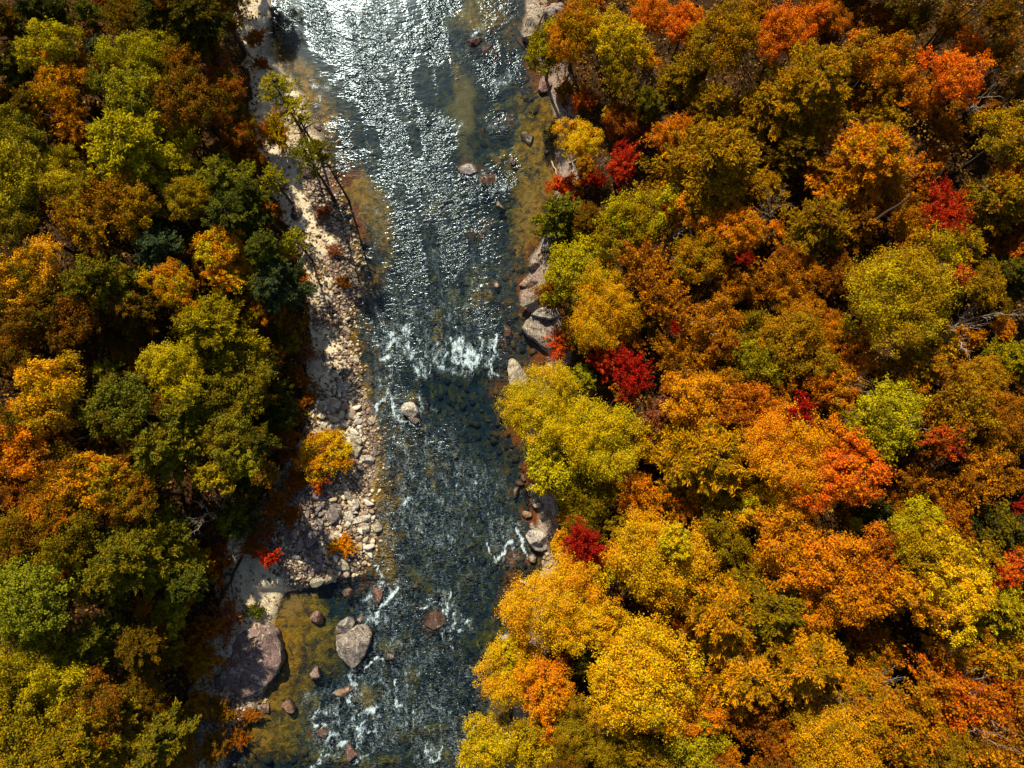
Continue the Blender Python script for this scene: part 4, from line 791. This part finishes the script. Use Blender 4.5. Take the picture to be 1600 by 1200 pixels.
def water_or_ground(px, py):
    P = at(px, py, .3); z = max(float(ground_z(P[0], P[1])), -.15); return z
def outline_rock(pts, height, color, label, name='boulder', seed=0, cracks=(), top=0.35, z0=None):
    """A boulder grown on the outline it shows from above: real size and thickness, domed top, rough sides."""
    r = np.random.default_rng(seed)
    pts = np.array(pts, float); cen = pts.mean(0)
    if z0 is None: z0 = water_or_ground(*cen)
    zt = z0 + height * .6
    W = np.array([at(x, y, zt) for x, y in pts]); c = np.array([*W.mean(0)[:2], z0])
    n = 72; ring = []
    W2 = W[:, :2] - c[:2]
    cl = np.vstack([W2, W2[:1]]); seg = np.r_[0, np.cumsum(np.linalg.norm(np.diff(cl, axis=0), axis=1))]
    u = np.linspace(0, seg[-1], n, endpoint=False)
    edge = np.stack([np.interp(u, seg, cl[:, 0]), np.interp(u, seg, cl[:, 1])], 1)
    slab = name == 'rock_slab'
    prof = [(.0, 1.0), (.12, 1.0), (.25, .99), (.38, .97), (.5, .95), (.62, .91), (.74, .86), (.84, .78), (.92, .70), (.97, .56), (1.0, .34), (1.01, .05), (1.0, -.25), (.97, -.55)]
    size = np.abs(edge).max(); G = r.normal(size=(7, 2)) * .46; Cc = r.uniform(.78, 1.0, 7)
    V = [[0, 0, height * Cc.min()]]; 
    slope = r.normal(size=2) * .05
    for (f, hz) in prof[1:]:
        p = edge * f
        nz = (fbm(p[:,0] + seed * 7, p[:,1] + c[0], 1.5, 70, 4) - .5) * height * .34 + (vnoise(p[:,0] + c[1], p[:,1], .35, 77) - .5) * .09
        facet = np.abs(((p @ np.array([.8, .6]) * .9 + seed) % 1) - .5) * height * .14
        if slab: facet = np.floor((p @ np.array([.35, .94]) + .15 * np.sin(p[:,0] * 3 + seed)) * 1.7 + seed * .37) % 3 * height * .10
        cap = height * np.min(Cc[None] + (p / size) @ G.T, axis=1)
        z = np.minimum(height * hz, np.maximum(cap, height * .3 * min(hz, 1))) + (nz + facet + p @ slope) * (1 if hz > .2 else .2)
        jit = 1 + (vnoise(edge[:,0] * 2 + hz * 3, edge[:,1] * 2, .6, 80) - .5) * .08 * (f > .8)
        V.extend(np.stack([p[:,0] * jit, p[:,1] * jit, z], 1).tolist())
    F3 = [(0, 1 + j, 1 + (j + 1) % n) for j in range(n)]
    F = [(a, b_, c_, c_) for a, b_, c_ in F3]
    me = bpy.data.meshes.new(name)
    faces = [list(f) for f in F3]
    for k in range(len(prof) - 2):
        o0 = 1 + k * n; o1 = 1 + (k + 1) * n
        faces += [[o0 + j, o1 + j, o1 + (j + 1) % n, o0 + (j + 1) % n] for j in range(n)]
    me.from_pydata(V, [], faces); me.update(); me.materials.append(M_ROCK)
    import bmesh
    bm = bmesh.new(); bm.from_mesh(me); bmesh.ops.recalc_face_normals(bm, faces=bm.faces); bm.to_mesh(me); bm.free()
    me.polygons.foreach_set('use_smooth', np.ones(len(me.polygons), bool))
    o = link(name, me, None, tuple(c)); o.color = (*color, 1)
    return tag(o, label, 'boulder' if name == 'boulder' else 'rock')

GREY = (.30,.25,.21); PINK = (.25,.17,.15); CREAM = (.64,.56,.38); WHITE = (.74,.68,.54); TANC = (.40,.30,.22); REDR = (.12,.055,.03); SLATE = (.20,.17,.15)
outline_rock([(402,980),(418,981),(429,988),(434,1005),(438,1033),(430,1055),(414,1073),(391,1090),(372,1097),(352,1082),(340,1066),(344,1035),(354,1009),(370,992),(386,985)], 1.9, (.27,.17,.15), 'big lichened pinkish boulder half in shade at the lower west shore', seed=3)
outline_rock([(523,994),(540,990),(549,984),(556,978),(566,977),(575,981),(580,991),(578,1006),(572,1018),(569,1026),(560,1038),(549,1047),(538,1038),(527,1023),(523,1008)], 1.3, (.37,.31,.26), 'large heart-shaped grey-pink boulder standing in the lower river', seed=5)
outline_rock([(522,984),(530,972),(541,965),(550,966),(554,974),(549,984),(540,991),(527,992)], 1.1, (.33,.29,.26), 'smaller grey boulder leaning against the top of the heart-shaped boulder', seed=6)
outline_rock([(626,636),(632,629),(640,627),(646,629),(652,637),(654,645),(648,651),(636,651),(628,646)], 1.1, WHITE, 'white boulder in midstream with a wake trailing past it', seed=7)
outline_rock([(634,649),(646,651),(654,647),(656,655),(650,663),(641,658)], .7, TANC, 'low tan boulder tucked under the white midstream boulder', seed=8)
outline_rock([(821,837),(828,829),(838,826),(848,830),(856,838),(859,849),(855,859),(846,863),(836,861),(828,852)], 1.4, (.56,.50,.43), 'rounded white boulder on the east shore beside the foaming V', seed=9)
outline_rock([(815,512),(822,500),(832,494),(846,496),(858,500),(868,504),(872,520),(868,540),(860,552),(848,544),(836,532),(822,524)], 1.2, (.38,.32,.25), 'wide cracked grey slab, largest beside the brown inlet', 'rock_slab', 10)
outline_rock([(830,490),(842,482),(856,477),(872,482),(876,494),(862,498),(846,496)], 1.0, (.50,.46,.38), 'pale narrow slab directly above the wide cracked slab', 'rock_slab', 11)
outline_rock([(793,576),(795,562),(800,558),(808,564),(818,578),(826,590),(824,604),(796,602)], 1.3, CREAM, 'cream wedge-shaped boulder at the mouth of the brown inlet', seed=12)
outline_rock([(848,594),(852,574),(857,565),(866,570),(877,583),(876,600),(852,602)], 1.2, TANC, 'tan boulder on the inner shore of the brown inlet', seed=13)
outline_rock([(811,443),(822,432),(842,422),(852,430),(850,442),(832,446),(814,446)], .8, (.42,.28,.21), 'pinkish tilted ledge, longest of the stepped ledges', 'rock_slab', 14)
outline_rock([(826,416),(832,402),(842,398),(848,408),(846,418),(832,420)], .8, (.46,.38,.29), 'squarish ledge uppermost of the stepped ledges', 'rock_slab', 15)
outline_rock([(812,474),(832,462),(832,448),(848,443),(856,452),(852,464),(834,472),(818,478)], .75, (.47,.42,.28), 'pale greenish ledge, lowest of the stepped ledges', 'rock_slab', 16)
outline_rock([(845,388),(850,372),(858,364),(872,372),(880,388),(870,402),(858,396)], 1.2, (.38,.30,.26), 'grey rock face beneath the soft green waterside pine', 'rock_slab', 17)
outline_rock([(816,52),(822,30),(824,6),(834,-4),(852,4),(854,20),(846,32),(838,46),(826,56)], 1.4, (.55,.46,.33), 'long cracked pale ledge at the top of the east shore', 'rock_slab', 18)
outline_rock([(852,8),(872,2),(884,14),(876,30),(858,30),(850,20)], 1.5, (.40,.30,.26), 'pinkish rock behind the long cracked ledge', 'rock_slab', 19)
outline_rock([(841,138),(844,120),(850,115),(861,117),(863,130),(856,140),(846,142)], 1.0, (.40,.22,.17), 'pinkish block of rock at the foot of the amber tree', seed=20)
outline_rock([(869,148),(872,134),(882,132),(884,150),(878,158),(871,154)], 1.2, (.42,.30,.24), 'upright tan rock inland of the pinkish block', seed=21)
outline_rock([(714,263),(722,257),(736,255),(747,258),(745,268),(736,273),(722,270)], .6, (.55,.50,.48), 'white-topped flat rock in the riffle of the upper reach', seed=22)
outline_rock([(748,275),(756,264),(772,266),(774,284),(760,292),(748,288)], .35, REDR, 'flat red-brown rock just below the white-topped rock', seed=23)
outline_rock([(658,966),(664,952),(676,946),(690,950),(698,964),(692,978),(678,984),(664,978)], .34, (.10,.05,.03), 'dark red-brown rounded boulder ringed by an arc of foam', seed=24)
outline_rock([(581,934),(583,916),(590,912),(597,918),(598,934),(592,944),(584,944)], .7, (.24,.12,.08), 'upright brown rock beside the white diagonal rapid', seed=25)
outline_rock([(824,762),(830,755),(837,758),(840,772),(834,778),(826,775)], .9, (.54,.46,.30), 'pale topmost block of the stacked shore ledge', 'rock_slab', 26)
outline_rock([(828,779),(840,773),(845,783),(840,788),(830,788)], .8, (.54,.46,.31), 'pale middle block of the stacked shore ledge', 'rock_slab', 27)
outline_rock([(832,789),(845,784),(850,788),(846,792),(836,794)], .7, (.52,.42,.28), 'pale lowest block of the stacked shore ledge', 'rock_slab', 28)
outline_rock([(836,735),(846,738),(850,752),(842,756),(836,748)], .9, (.38,.30,.26), 'grey-brown rock capping the stacked shore ledge', 'rock_slab', 29)
outline_rock([(842,804),(850,798),(858,800),(860,808),(854,813),(845,811)], .8, (.44,.37,.24), 'tan rock between the stacked ledge and the rounded white boulder', seed=30)
outline_rock([(814,800),(820,798),(831,801),(831,807),(822,810),(815,806)], .5, (.40,.24,.13), 'tan flat stone standing in the water below the stacked ledge', seed=31)
outline_rock([(826,822),(832,814),(838,820),(836,826),(828,826)], .5, (.48,.36,.22), 'tan pointed stone touching the top of the rounded white boulder', seed=32)
outline_rock([(824,872),(832,864),(838,872),(836,880),(828,878)], .5, (.48,.36,.22), 'tan stone just under the rounded white boulder', seed=33)
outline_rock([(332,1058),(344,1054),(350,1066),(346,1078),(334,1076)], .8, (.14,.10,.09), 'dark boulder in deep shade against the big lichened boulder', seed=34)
outline_rock([(806,60),(812,56),(840,74),(846,96),(836,92),(818,74)], .3, (.10,.055,.045), 'dark purplish shelf of rock along the upper east shore', 'rock_slab', 35)
outline_rock([(788,512),(794,508),(800,516),(796,526),(788,526)], .3, REDR, 'small red-brown rock awash beside the brown inlet', seed=36)
# single stones one can pick out: px, py, radius px, stretch, colour, label
def single(px, py, rp, st, col, label, rot=None, sink=.35, big=False):
    z = water_or_ground(px, py); P = at(px, py, z + rp * MPP * .4)
    o = link('boulder', random.choice(BOULD), None, (P[0], P[1], z + rp * MPP * (.5 - sink)))
    o.scale = (rp * MPP * 1.2 * st, rp * MPP * 1.25, rp * MPP * 1.15); o.rotation_euler = (random.uniform(-.2,.2), random.uniform(-.2,.2), random.uniform(0, 6) if rot is None else rot)
    o.color = (*col, 1); return tag(o, label, 'boulder')
for a in [
 (538,605,9,1.2,WHITE,'white stone at the head of the sunlit cobble bar'),(576,717,10,1.3,WHITE,'white triangular stone standing out in the water beside the yellow bush'),(587,700,8,1.2,(.36,.32,.28),'grey stone in the shallows just above the white triangular stone'),
 (581,658,7,1,CREAM,'round cream stone alone in the brown water beside the cobble bar'),(556,702,10,1.2,CREAM,'cream stone touching the riverward side of the yellow bush'),(553,652,9,1.3,WHITE,'rounded white stone at the outer rim of the cobble bar'),(557,562,6,1.3,CREAM,'egg-shaped cream stone by the upper golden shallows'),
 (552,683,9,1.6,CREAM,'long cream stone just above the yellow bush'),(561,812,10,1.5,WHITE,'tall white stone, whitest of the lower cobble bar'),(588,825,9,1.1,(.46,.42,.32),'grey-cream stone farthest out from the lower cobble bar'),(569,825,7,1.2,WHITE,'oval white stone between the tall white stone and the river'),
 (494,907,10,1.5,CREAM,'cream block at the lower tip of the cobble bar'),(543,806,8,1.2,WHITE,'white stone inland of the tall white stone'),(542,927,8,1,(.20,.12,.08),'brown stone in the shallows under the cobble bar'),(494,966,9,1.2,(.28,.15,.11),'dull brown stone above the heart-shaped boulder, toward the bank'),
 (492,1052,8,1.3,(.42,.29,.22),'pinkish stone between the big lichened boulder and the heart-shaped boulder'),(537,1081,8,2.2,(.32,.21,.13),'long tan rock lying below the heart-shaped boulder'),(449,1103,10,1.2,(.30,.16,.10),'reddish stone below the big lichened boulder near open water'),(414,1106,8,1.2,(.36,.22,.15),'tan stone at the foot of the big lichened boulder'),
 (608,1027,6,1.3,(.24,.22,.20),'small grey stone splitting the current by the heart-shaped boulder'),(565,966,6,1.2,(.27,.24,.21),'small grey stone touching the upper rim of the heart-shaped boulder'),(472,212,8,1.6,(.16,.08,.06),'dark stone lying on the sand below the uppermost slender pine'),
 (496,198,6,1.6,(.17,.09,.07),'dark flat stone on the beach close to a white sand patch'),(462,330,9,1.4,(.18,.10,.08),'dark brown stone on the white sand strip'),(482,268,10,1.3,(.16,.11,.09),'dark rock at the foot of the thin dark olive pine'),(805,767,6,1.6,(.44,.33,.24),'tan stone awash off the stacked shore ledge'),
 (817,744,5,1.4,(.46,.34,.24),'small tan stone in red-brown shallows above the stacked ledge'),(812,755,5,1.5,(.42,.26,.16),'thin tan stone in the red-brown shallows'),(776,443,6,1.3,(.42,.26,.18),'small peach stone awash opposite the stepped ledges'),(780,322,7,1.4,(.44,.34,.22),'small tan-rimmed stone in the riffle above the olive shallows'),
 (548,1178,10,1.3,(.26,.13,.10),'reddish rock awash at the bottom of the river'),(502,1146,9,1.2,(.10,.06,.045),'dark rock with white water pouring round it, lower west side'),(840,62,7,1.2,(.22,.10,.07),'dark red stone under the long cracked ledge'),
 (740,66,12,1.2,(.11,.05,.035),'red-brown rock awash in the upper riffle'),(762,74,10,1.2,(.13,.075,.06),'purplish rock beside the red-brown rock of the upper riffle'),(800,250,7,1.3,(.07,.05,.045),'dark rock in the olive shallows of the upper reach'),(855,237,6,1,(.07,.05,.045),'dark round stone under the orange shallows near the bank'),
 (825,215,9,1.5,(.10,.06,.05),'dark red rock at the edge of the upper riffle near the bank'),(300,1085,9,1.4,(.34,.26,.19),'pale rock on the brushy bank below the big lichened boulder'),(318,1148,9,1.3,(.40,.34,.26),'pale rock in brush at the bottom of the west bank'),
 (498,640,11,1.4,CREAM,'broad cream block at the shade edge of the cobble bar'),(521,632,12,1.2,WHITE,'big white block just inland of the white head stone of the bar'),(533,662,11,1.3,WHITE,'big white block in the middle of the sunlit cobble bar'),(506,668,11,1.5,CREAM,'flat cream block on the forest side of the sunlit cobble bar'),(541,768,10,1.3,(.5,.42,.3),'buff block where the lower bar begins under the yellow bush'),(553,786,9,1.3,WHITE,'white block above the tall white stone of the lower bar'),(521,838,9,1.4,CREAM,'cream block beside the low golden bush'),(533,884,10,1.4,CREAM,'cream block among tan stones under the low golden bush'),(516,902,10,1.3,(.5,.38,.25),'tan block beside the cream block at the tip of the bar'),
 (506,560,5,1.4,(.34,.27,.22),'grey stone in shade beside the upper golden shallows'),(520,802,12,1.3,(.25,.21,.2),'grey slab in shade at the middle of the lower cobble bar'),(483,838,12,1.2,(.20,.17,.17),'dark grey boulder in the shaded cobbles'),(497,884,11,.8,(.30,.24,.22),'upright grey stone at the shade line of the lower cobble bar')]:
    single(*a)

# loose cobbles by patch: all of a patch look alike
def inside(pt, poly):
    x, y = pt; c = False; j = len(poly) - 1
    for i in range(len(poly)):
        if (poly[i][1] > y) != (poly[j][1] > y) and x < (poly[j][0]-poly[i][0]) * (y-poly[i][1]) / (poly[j][1]-poly[i][1]) + poly[i][0]: c = not c
        j = i
    return c
PATCH = [
 ([(478,650),(500,630),(520,610),(545,598),(560,640),(566,690),(548,695),(520,690),(486,684)], 74, (3.6,10.5), [CREAM, WHITE, (.5,.4,.26), CREAM, (.42,.3,.2)], 'sun-bleached cobble in the stony bar just above the yellow bush', 'pale cobbles above the yellow bush'),
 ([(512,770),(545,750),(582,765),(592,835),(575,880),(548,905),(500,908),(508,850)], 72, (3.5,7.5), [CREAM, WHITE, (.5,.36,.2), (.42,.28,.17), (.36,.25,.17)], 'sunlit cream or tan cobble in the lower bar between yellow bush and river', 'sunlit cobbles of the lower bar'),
 ([(440,760),(500,740),(510,770),(506,850),(496,900),(465,890),(440,820)], 64, (4,8.5), [(.17,.14,.14), (.22,.18,.17), (.13,.10,.10), (.26,.19,.16)], 'shade-toned grey-violet cobble in the shaded landward half of the lower bar', 'shaded cobbles of the lower bar'),  # tree shade on the landward half is put into these stone colours
 ([(490,290),(528,300),(545,370),(560,430),(548,520),(548,600),(520,590),(530,500),(515,420)], 56, (2.5,5), [(.20,.12,.09), (.40,.30,.20), (.16,.10,.08), (.46,.38,.26)], 'small brown or buff stone strewn along the sandy strip beside the brown shallows', 'stones strewn along the sandy strip'),
 ([(846,868),(860,862),(872,880),(864,905),(846,905)], 13, (3,5.5), [(.46,.36,.22), (.38,.27,.16)], 'small tan stone heaped between the rounded white boulder and the golden tree', 'tan stones under the white boulder'),
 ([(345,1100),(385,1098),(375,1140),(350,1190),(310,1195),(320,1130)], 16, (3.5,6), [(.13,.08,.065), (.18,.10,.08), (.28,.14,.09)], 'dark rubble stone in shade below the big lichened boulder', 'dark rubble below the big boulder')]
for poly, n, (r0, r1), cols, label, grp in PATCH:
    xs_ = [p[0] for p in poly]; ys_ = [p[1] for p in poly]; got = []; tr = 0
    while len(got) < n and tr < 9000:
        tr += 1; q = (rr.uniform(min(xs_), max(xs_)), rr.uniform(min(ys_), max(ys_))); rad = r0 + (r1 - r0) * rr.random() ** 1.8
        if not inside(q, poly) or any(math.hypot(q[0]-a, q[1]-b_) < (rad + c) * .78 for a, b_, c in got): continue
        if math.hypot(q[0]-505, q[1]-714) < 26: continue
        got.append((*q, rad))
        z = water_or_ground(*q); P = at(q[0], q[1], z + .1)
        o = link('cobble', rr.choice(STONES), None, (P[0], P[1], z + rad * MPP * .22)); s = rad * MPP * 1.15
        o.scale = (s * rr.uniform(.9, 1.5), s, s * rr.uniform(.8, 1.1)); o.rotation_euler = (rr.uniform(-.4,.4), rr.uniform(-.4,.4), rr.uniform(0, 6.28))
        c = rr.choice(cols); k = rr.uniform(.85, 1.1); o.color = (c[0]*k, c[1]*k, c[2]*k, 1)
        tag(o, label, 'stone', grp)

# gravel between them and stones lying on the river bed: uncountable
def scatter_stones(name, pts, sizes, colset, zf, seed):
    r = np.random.default_rng(seed); B = ico(1); V = []; F = []; K = []; n = len(B[0])
    for i, ((x, y), s) in enumerate(zip(pts, sizes)):
        sc = s * np.array([r.uniform(.8, 1.5), r.uniform(.7, 1.1), r.uniform(.5, .8)]); a = r.uniform(0, 6.28)
        v = B[0] * (1 + r.normal(size=(n, 1)) * .12) * sc; ca, sa = cos(a), sin(a)
        v = np.stack([v[:,0]*ca - v[:,1]*sa + x, v[:,0]*sa + v[:,1]*ca + y, v[:,2] + zf[i]], 1)
        V.append(v); F.append(B[1] + i * n); K.append(np.full(n, r.random()))
    K = np.concatenate(K); m, nt, out = mat(name); b = NB(nt)
    k = b.sep(b.attr('var').outputs['Color'])[0]
    p = b.n('ShaderNodeBsdfPrincipled'); b.put(p.inputs['Base Color'], b.ramp(k, colset)); p.inputs['Roughness'].default_value = .85; p.inputs['Specular IOR Level'].default_value = .2
    nt.links.new(p.outputs[0], out.inputs[0])
    o = link(name, mesh_np(name, np.concatenate(V), np.concatenate(F), {'var': np.stack([K]*3 + [np.ones_like(K)], 1)}, mats=[m]))
    return o
def pick(n, test, seed, box=(280, 0, 900, 1200)):
    r = np.random.default_rng(seed); out = []
    while len(out) < n:
        qx = r.uniform(box[0], box[2], 4000); qy = r.uniform(box[1], box[3], 4000)
        P = np.array([at(a, b_, .2)[:2] for a, b_ in zip(qx, qy)])
        ok = test(P[:,0], P[:,1], qx, qy, r)
        out += P[ok].tolist()
    return np.array(out[:n])
cobL = [(525,330,40,70,-15,.8),(545,400,26,70,-14,.9),(530,480,42,70,0,.9),(540,570,30,60),(520,650,60,50),(545,700,60,40),(500,770,80,50),(540,850,60,70),(470,830,60,80),(440,790,50,60),(350,1130,60,60,0,.25),(400,1110,40,30,0,.3)]
def t_gravel(x, y, qx, qy, r):
    _, _, d_, dl_, dr_, df_ = masks(x, y)
    return (dl_ > -.6) & (df_ < .6) & (r.random(len(x)) < blobs(qx, qy, cobL) * .9 + .06)
gp = pick(6500, t_gravel, 3); gs = .06 + .16 * np.random.default_rng(4).random(len(gp)) ** 2.2
o = scatter_stones('gravel', gp, gs, [(0, (.06,.038,.028)), (.3, (.20,.125,.075)), (.6, (.46,.35,.20)), (.85, (.64,.55,.38)), (1, (.10,.07,.05))], ground_z(gp[:,0], gp[:,1]) + .02, 5)
tag(o, kind='stuff')
def t_bed(x, y, qx, qy, r):
    _, _, d_, _, _, _ = masks(x, y); return (d_ < -.3) & (np.maximum(blobs(qx, qy, TAN), .8 * blobs(qx, qy, GOLD)) < .3)
bp = pick(1900, t_bed, 6); bs_ = .12 + .34 * np.random.default_rng(7).random(len(bp)) ** 2.5
bz = np.minimum(ground_z(bp[:,0], bp[:,1]) + .03, -.12 - bs_ * .4)
o = scatter_stones('riverbed_stones', bp, bs_, [(0, (.010,.014,.018)), (.45, (.022,.026,.026)), (.75, (.05,.036,.022)), (.9, (.13,.08,.018)), (1, (.03,.026,.024))], bz, 8)
tag(o, kind='stuff')

# undergrowth: leafy brush and fallen leaves on the forest floor
r9 = np.random.default_rng(9); n = 330000
ux = r9.uniform(-66, 66, n); uy = r9.uniform(-46, 84, n)
upx, upy, ud, udl, udr, udf = masks(ux, uy)
cl = fbm(ux, uy, 3.2, 90, 3)
ok = ((udf > -.5 - 1.6 * (cl > .52)) | (udr > 1.3)) & (r9.random(n) < .35 + cl * .9) & (upx > -140) & (upx < 1740) & (upy > -140) & (upy < 1340)
ux, uy, cl, udf, udr = ux[ok], uy[ok], cl[ok], udf[ok], udr[ok]
inl = np.clip(np.maximum(udf + .5, udr - 1.3) / 2.5, .15, 1)
uz = ground_z(ux, uy) + .06 + np.clip(cl - .33, 0, 1) * 7.5 * r9.random(len(ux)) ** .6 * inl
P = np.stack([ux, uy, uz], 1); N = unit(r9.normal(size=P.shape) * .7 + np.array([0, 0, .9]))
V, F = cards(P, N, r9.uniform(.07, .19, len(P)), .7, r=r9)
fa = np.stack([r9.random(len(F)), r9.random(len(F)), cl, np.ones(len(F))], 1)
o = link('undergrowth', mesh_np('undergrowth', V, F, face_attrs={'var': fa}, mats=[M_UNDER])); tag(o, kind='stuff')

# ---------------------------------------------------------------- labels: each tree by its colour and what it stands beside
marks = [(t['px'], t['py'], t['info']['ref'], t) for t in trees if t['info'] and t['info']['ref']]
marks += [(395,1035,'the big lichened boulder',None),(552,1005,'the heart-shaped boulder',None),(640,640,'the white midstream boulder',None),(840,845,'the rounded white boulder',None),(845,515,'the cracked slab',None),(835,25,'the cracked pale ledge',None),(400,915,'the bright sand patch',None),(1430,1005,'the black gap in the canopy',None)]
def sector(dx, dy):
    if abs(dy) >= abs(dx): return 'above' if dy < 0 else 'below'
    return 'E' if dx > 0 else 'W'
def side(sec, west):
    if sec in ('above', 'below'): return sec
    return ('on the river side of' if (sec == 'E') == west else 'on the forest side of')
ORD = ['first', 'second', 'third', 'fourth', 'fifth', 'sixth', 'seventh']
for t in trees:
    west = t['px'] < 650
    if t['info']:
        label = t['info']['label']
    else:
        best = None
        for mx, my, ref, mt in marks:
            if (mx < 650) != west: continue
            sec = sector(t['px'] - mx, t['py'] - my); dd = math.hypot(t['px'] - mx, t['py'] - my)
            same = sorted(math.hypot(q['px'] - mx, q['py'] - my) for q in trees if q['word'] == t['word'] and q['hab'] == t['hab'] and (q['px'] < 650) == west and sector(q['px'] - mx, q['py'] - my) == sec)
            rank = same.index(dd); key = (dd * (1 + .55 * rank), rank)
            if best is None or key < best[0]: best = (key, rank, sec, ref)
        _, rank, sec, ref = best
        label = f"{ORD[min(rank, 6)]} {t['word']} {t['hab']} {side(sec, west)} {ref}"
        if len(label.split()) > 16: label = label.replace('on the river side of', 'riverward of').replace('on the forest side of', 'inland of')
    tag(t['o'], label, t.get('cat') or ('shrub' if t['hab'] == 'shrub' else 'tree'), t['grp'])

# ---------------------------------------------------------------- light, sky, camera
AZ = radians(-18); EL = radians(45.5)
sun = bpy.data.lights.new('sun', 'SUN'); sun.energy = 5.0; sun.angle = radians(.5); sun.color = (1, .89, .70)
so = bpy.data.objects.new('sun', sun); C.objects.link(so)
from mathutils import Vector
dirv = Vector((sin(AZ) * cos(EL), cos(AZ) * cos(EL), sin(EL)))
so.rotation_euler = (-dirv).to_track_quat('-Z', 'Y').to_euler(); so.location = dirv * 120
w = bpy.data.worlds.new('World'); S.world = w; w.use_nodes = True
nt = w.node_tree; nt.nodes.clear()
sky = nt.nodes.new('ShaderNodeTexSky'); sky.sky_type = 'NISHITA'; sky.sun_disc = False; sky.sun_elevation = EL; sky.sun_rotation = AZ
bg = nt.nodes.new('ShaderNodeBackground'); bg.inputs['Strength'].default_value = .075
wo = nt.nodes.new('ShaderNodeOutputWorld'); nt.links.new(sky.outputs[0], bg.inputs[0]); nt.links.new(bg.outputs[0], wo.inputs[0])

cam = bpy.data.cameras.new('camera'); cam.sensor_fit = 'HORIZONTAL'; cam.sensor_width = 36; cam.lens = 36 * FPX / 1600; cam.clip_end = 2000; cam.clip_start = .5
co = bpy.data.objects.new('camera', cam); C.objects.link(co); co.location = (0, 0, CAM_H); co.rotation_euler = (TILT, 0, 0)
S.camera = co
S.view_settings.view_transform = 'Standard'; S.view_settings.look = 'None'; S.view_settings.exposure = .48; S.view_settings.gamma = 1
cy = S.cycles
cy.max_bounces = 5; cy.diffuse_bounces = 2; cy.glossy_bounces = 2; cy.transmission_bounces = 2; cy.transparent_max_bounces = 6
cy.caustics_reflective = False; cy.caustics_refractive = False; cy.sample_clamp_indirect = 4; cy.sample_clamp_direct = 12
cy.use_denoising = True
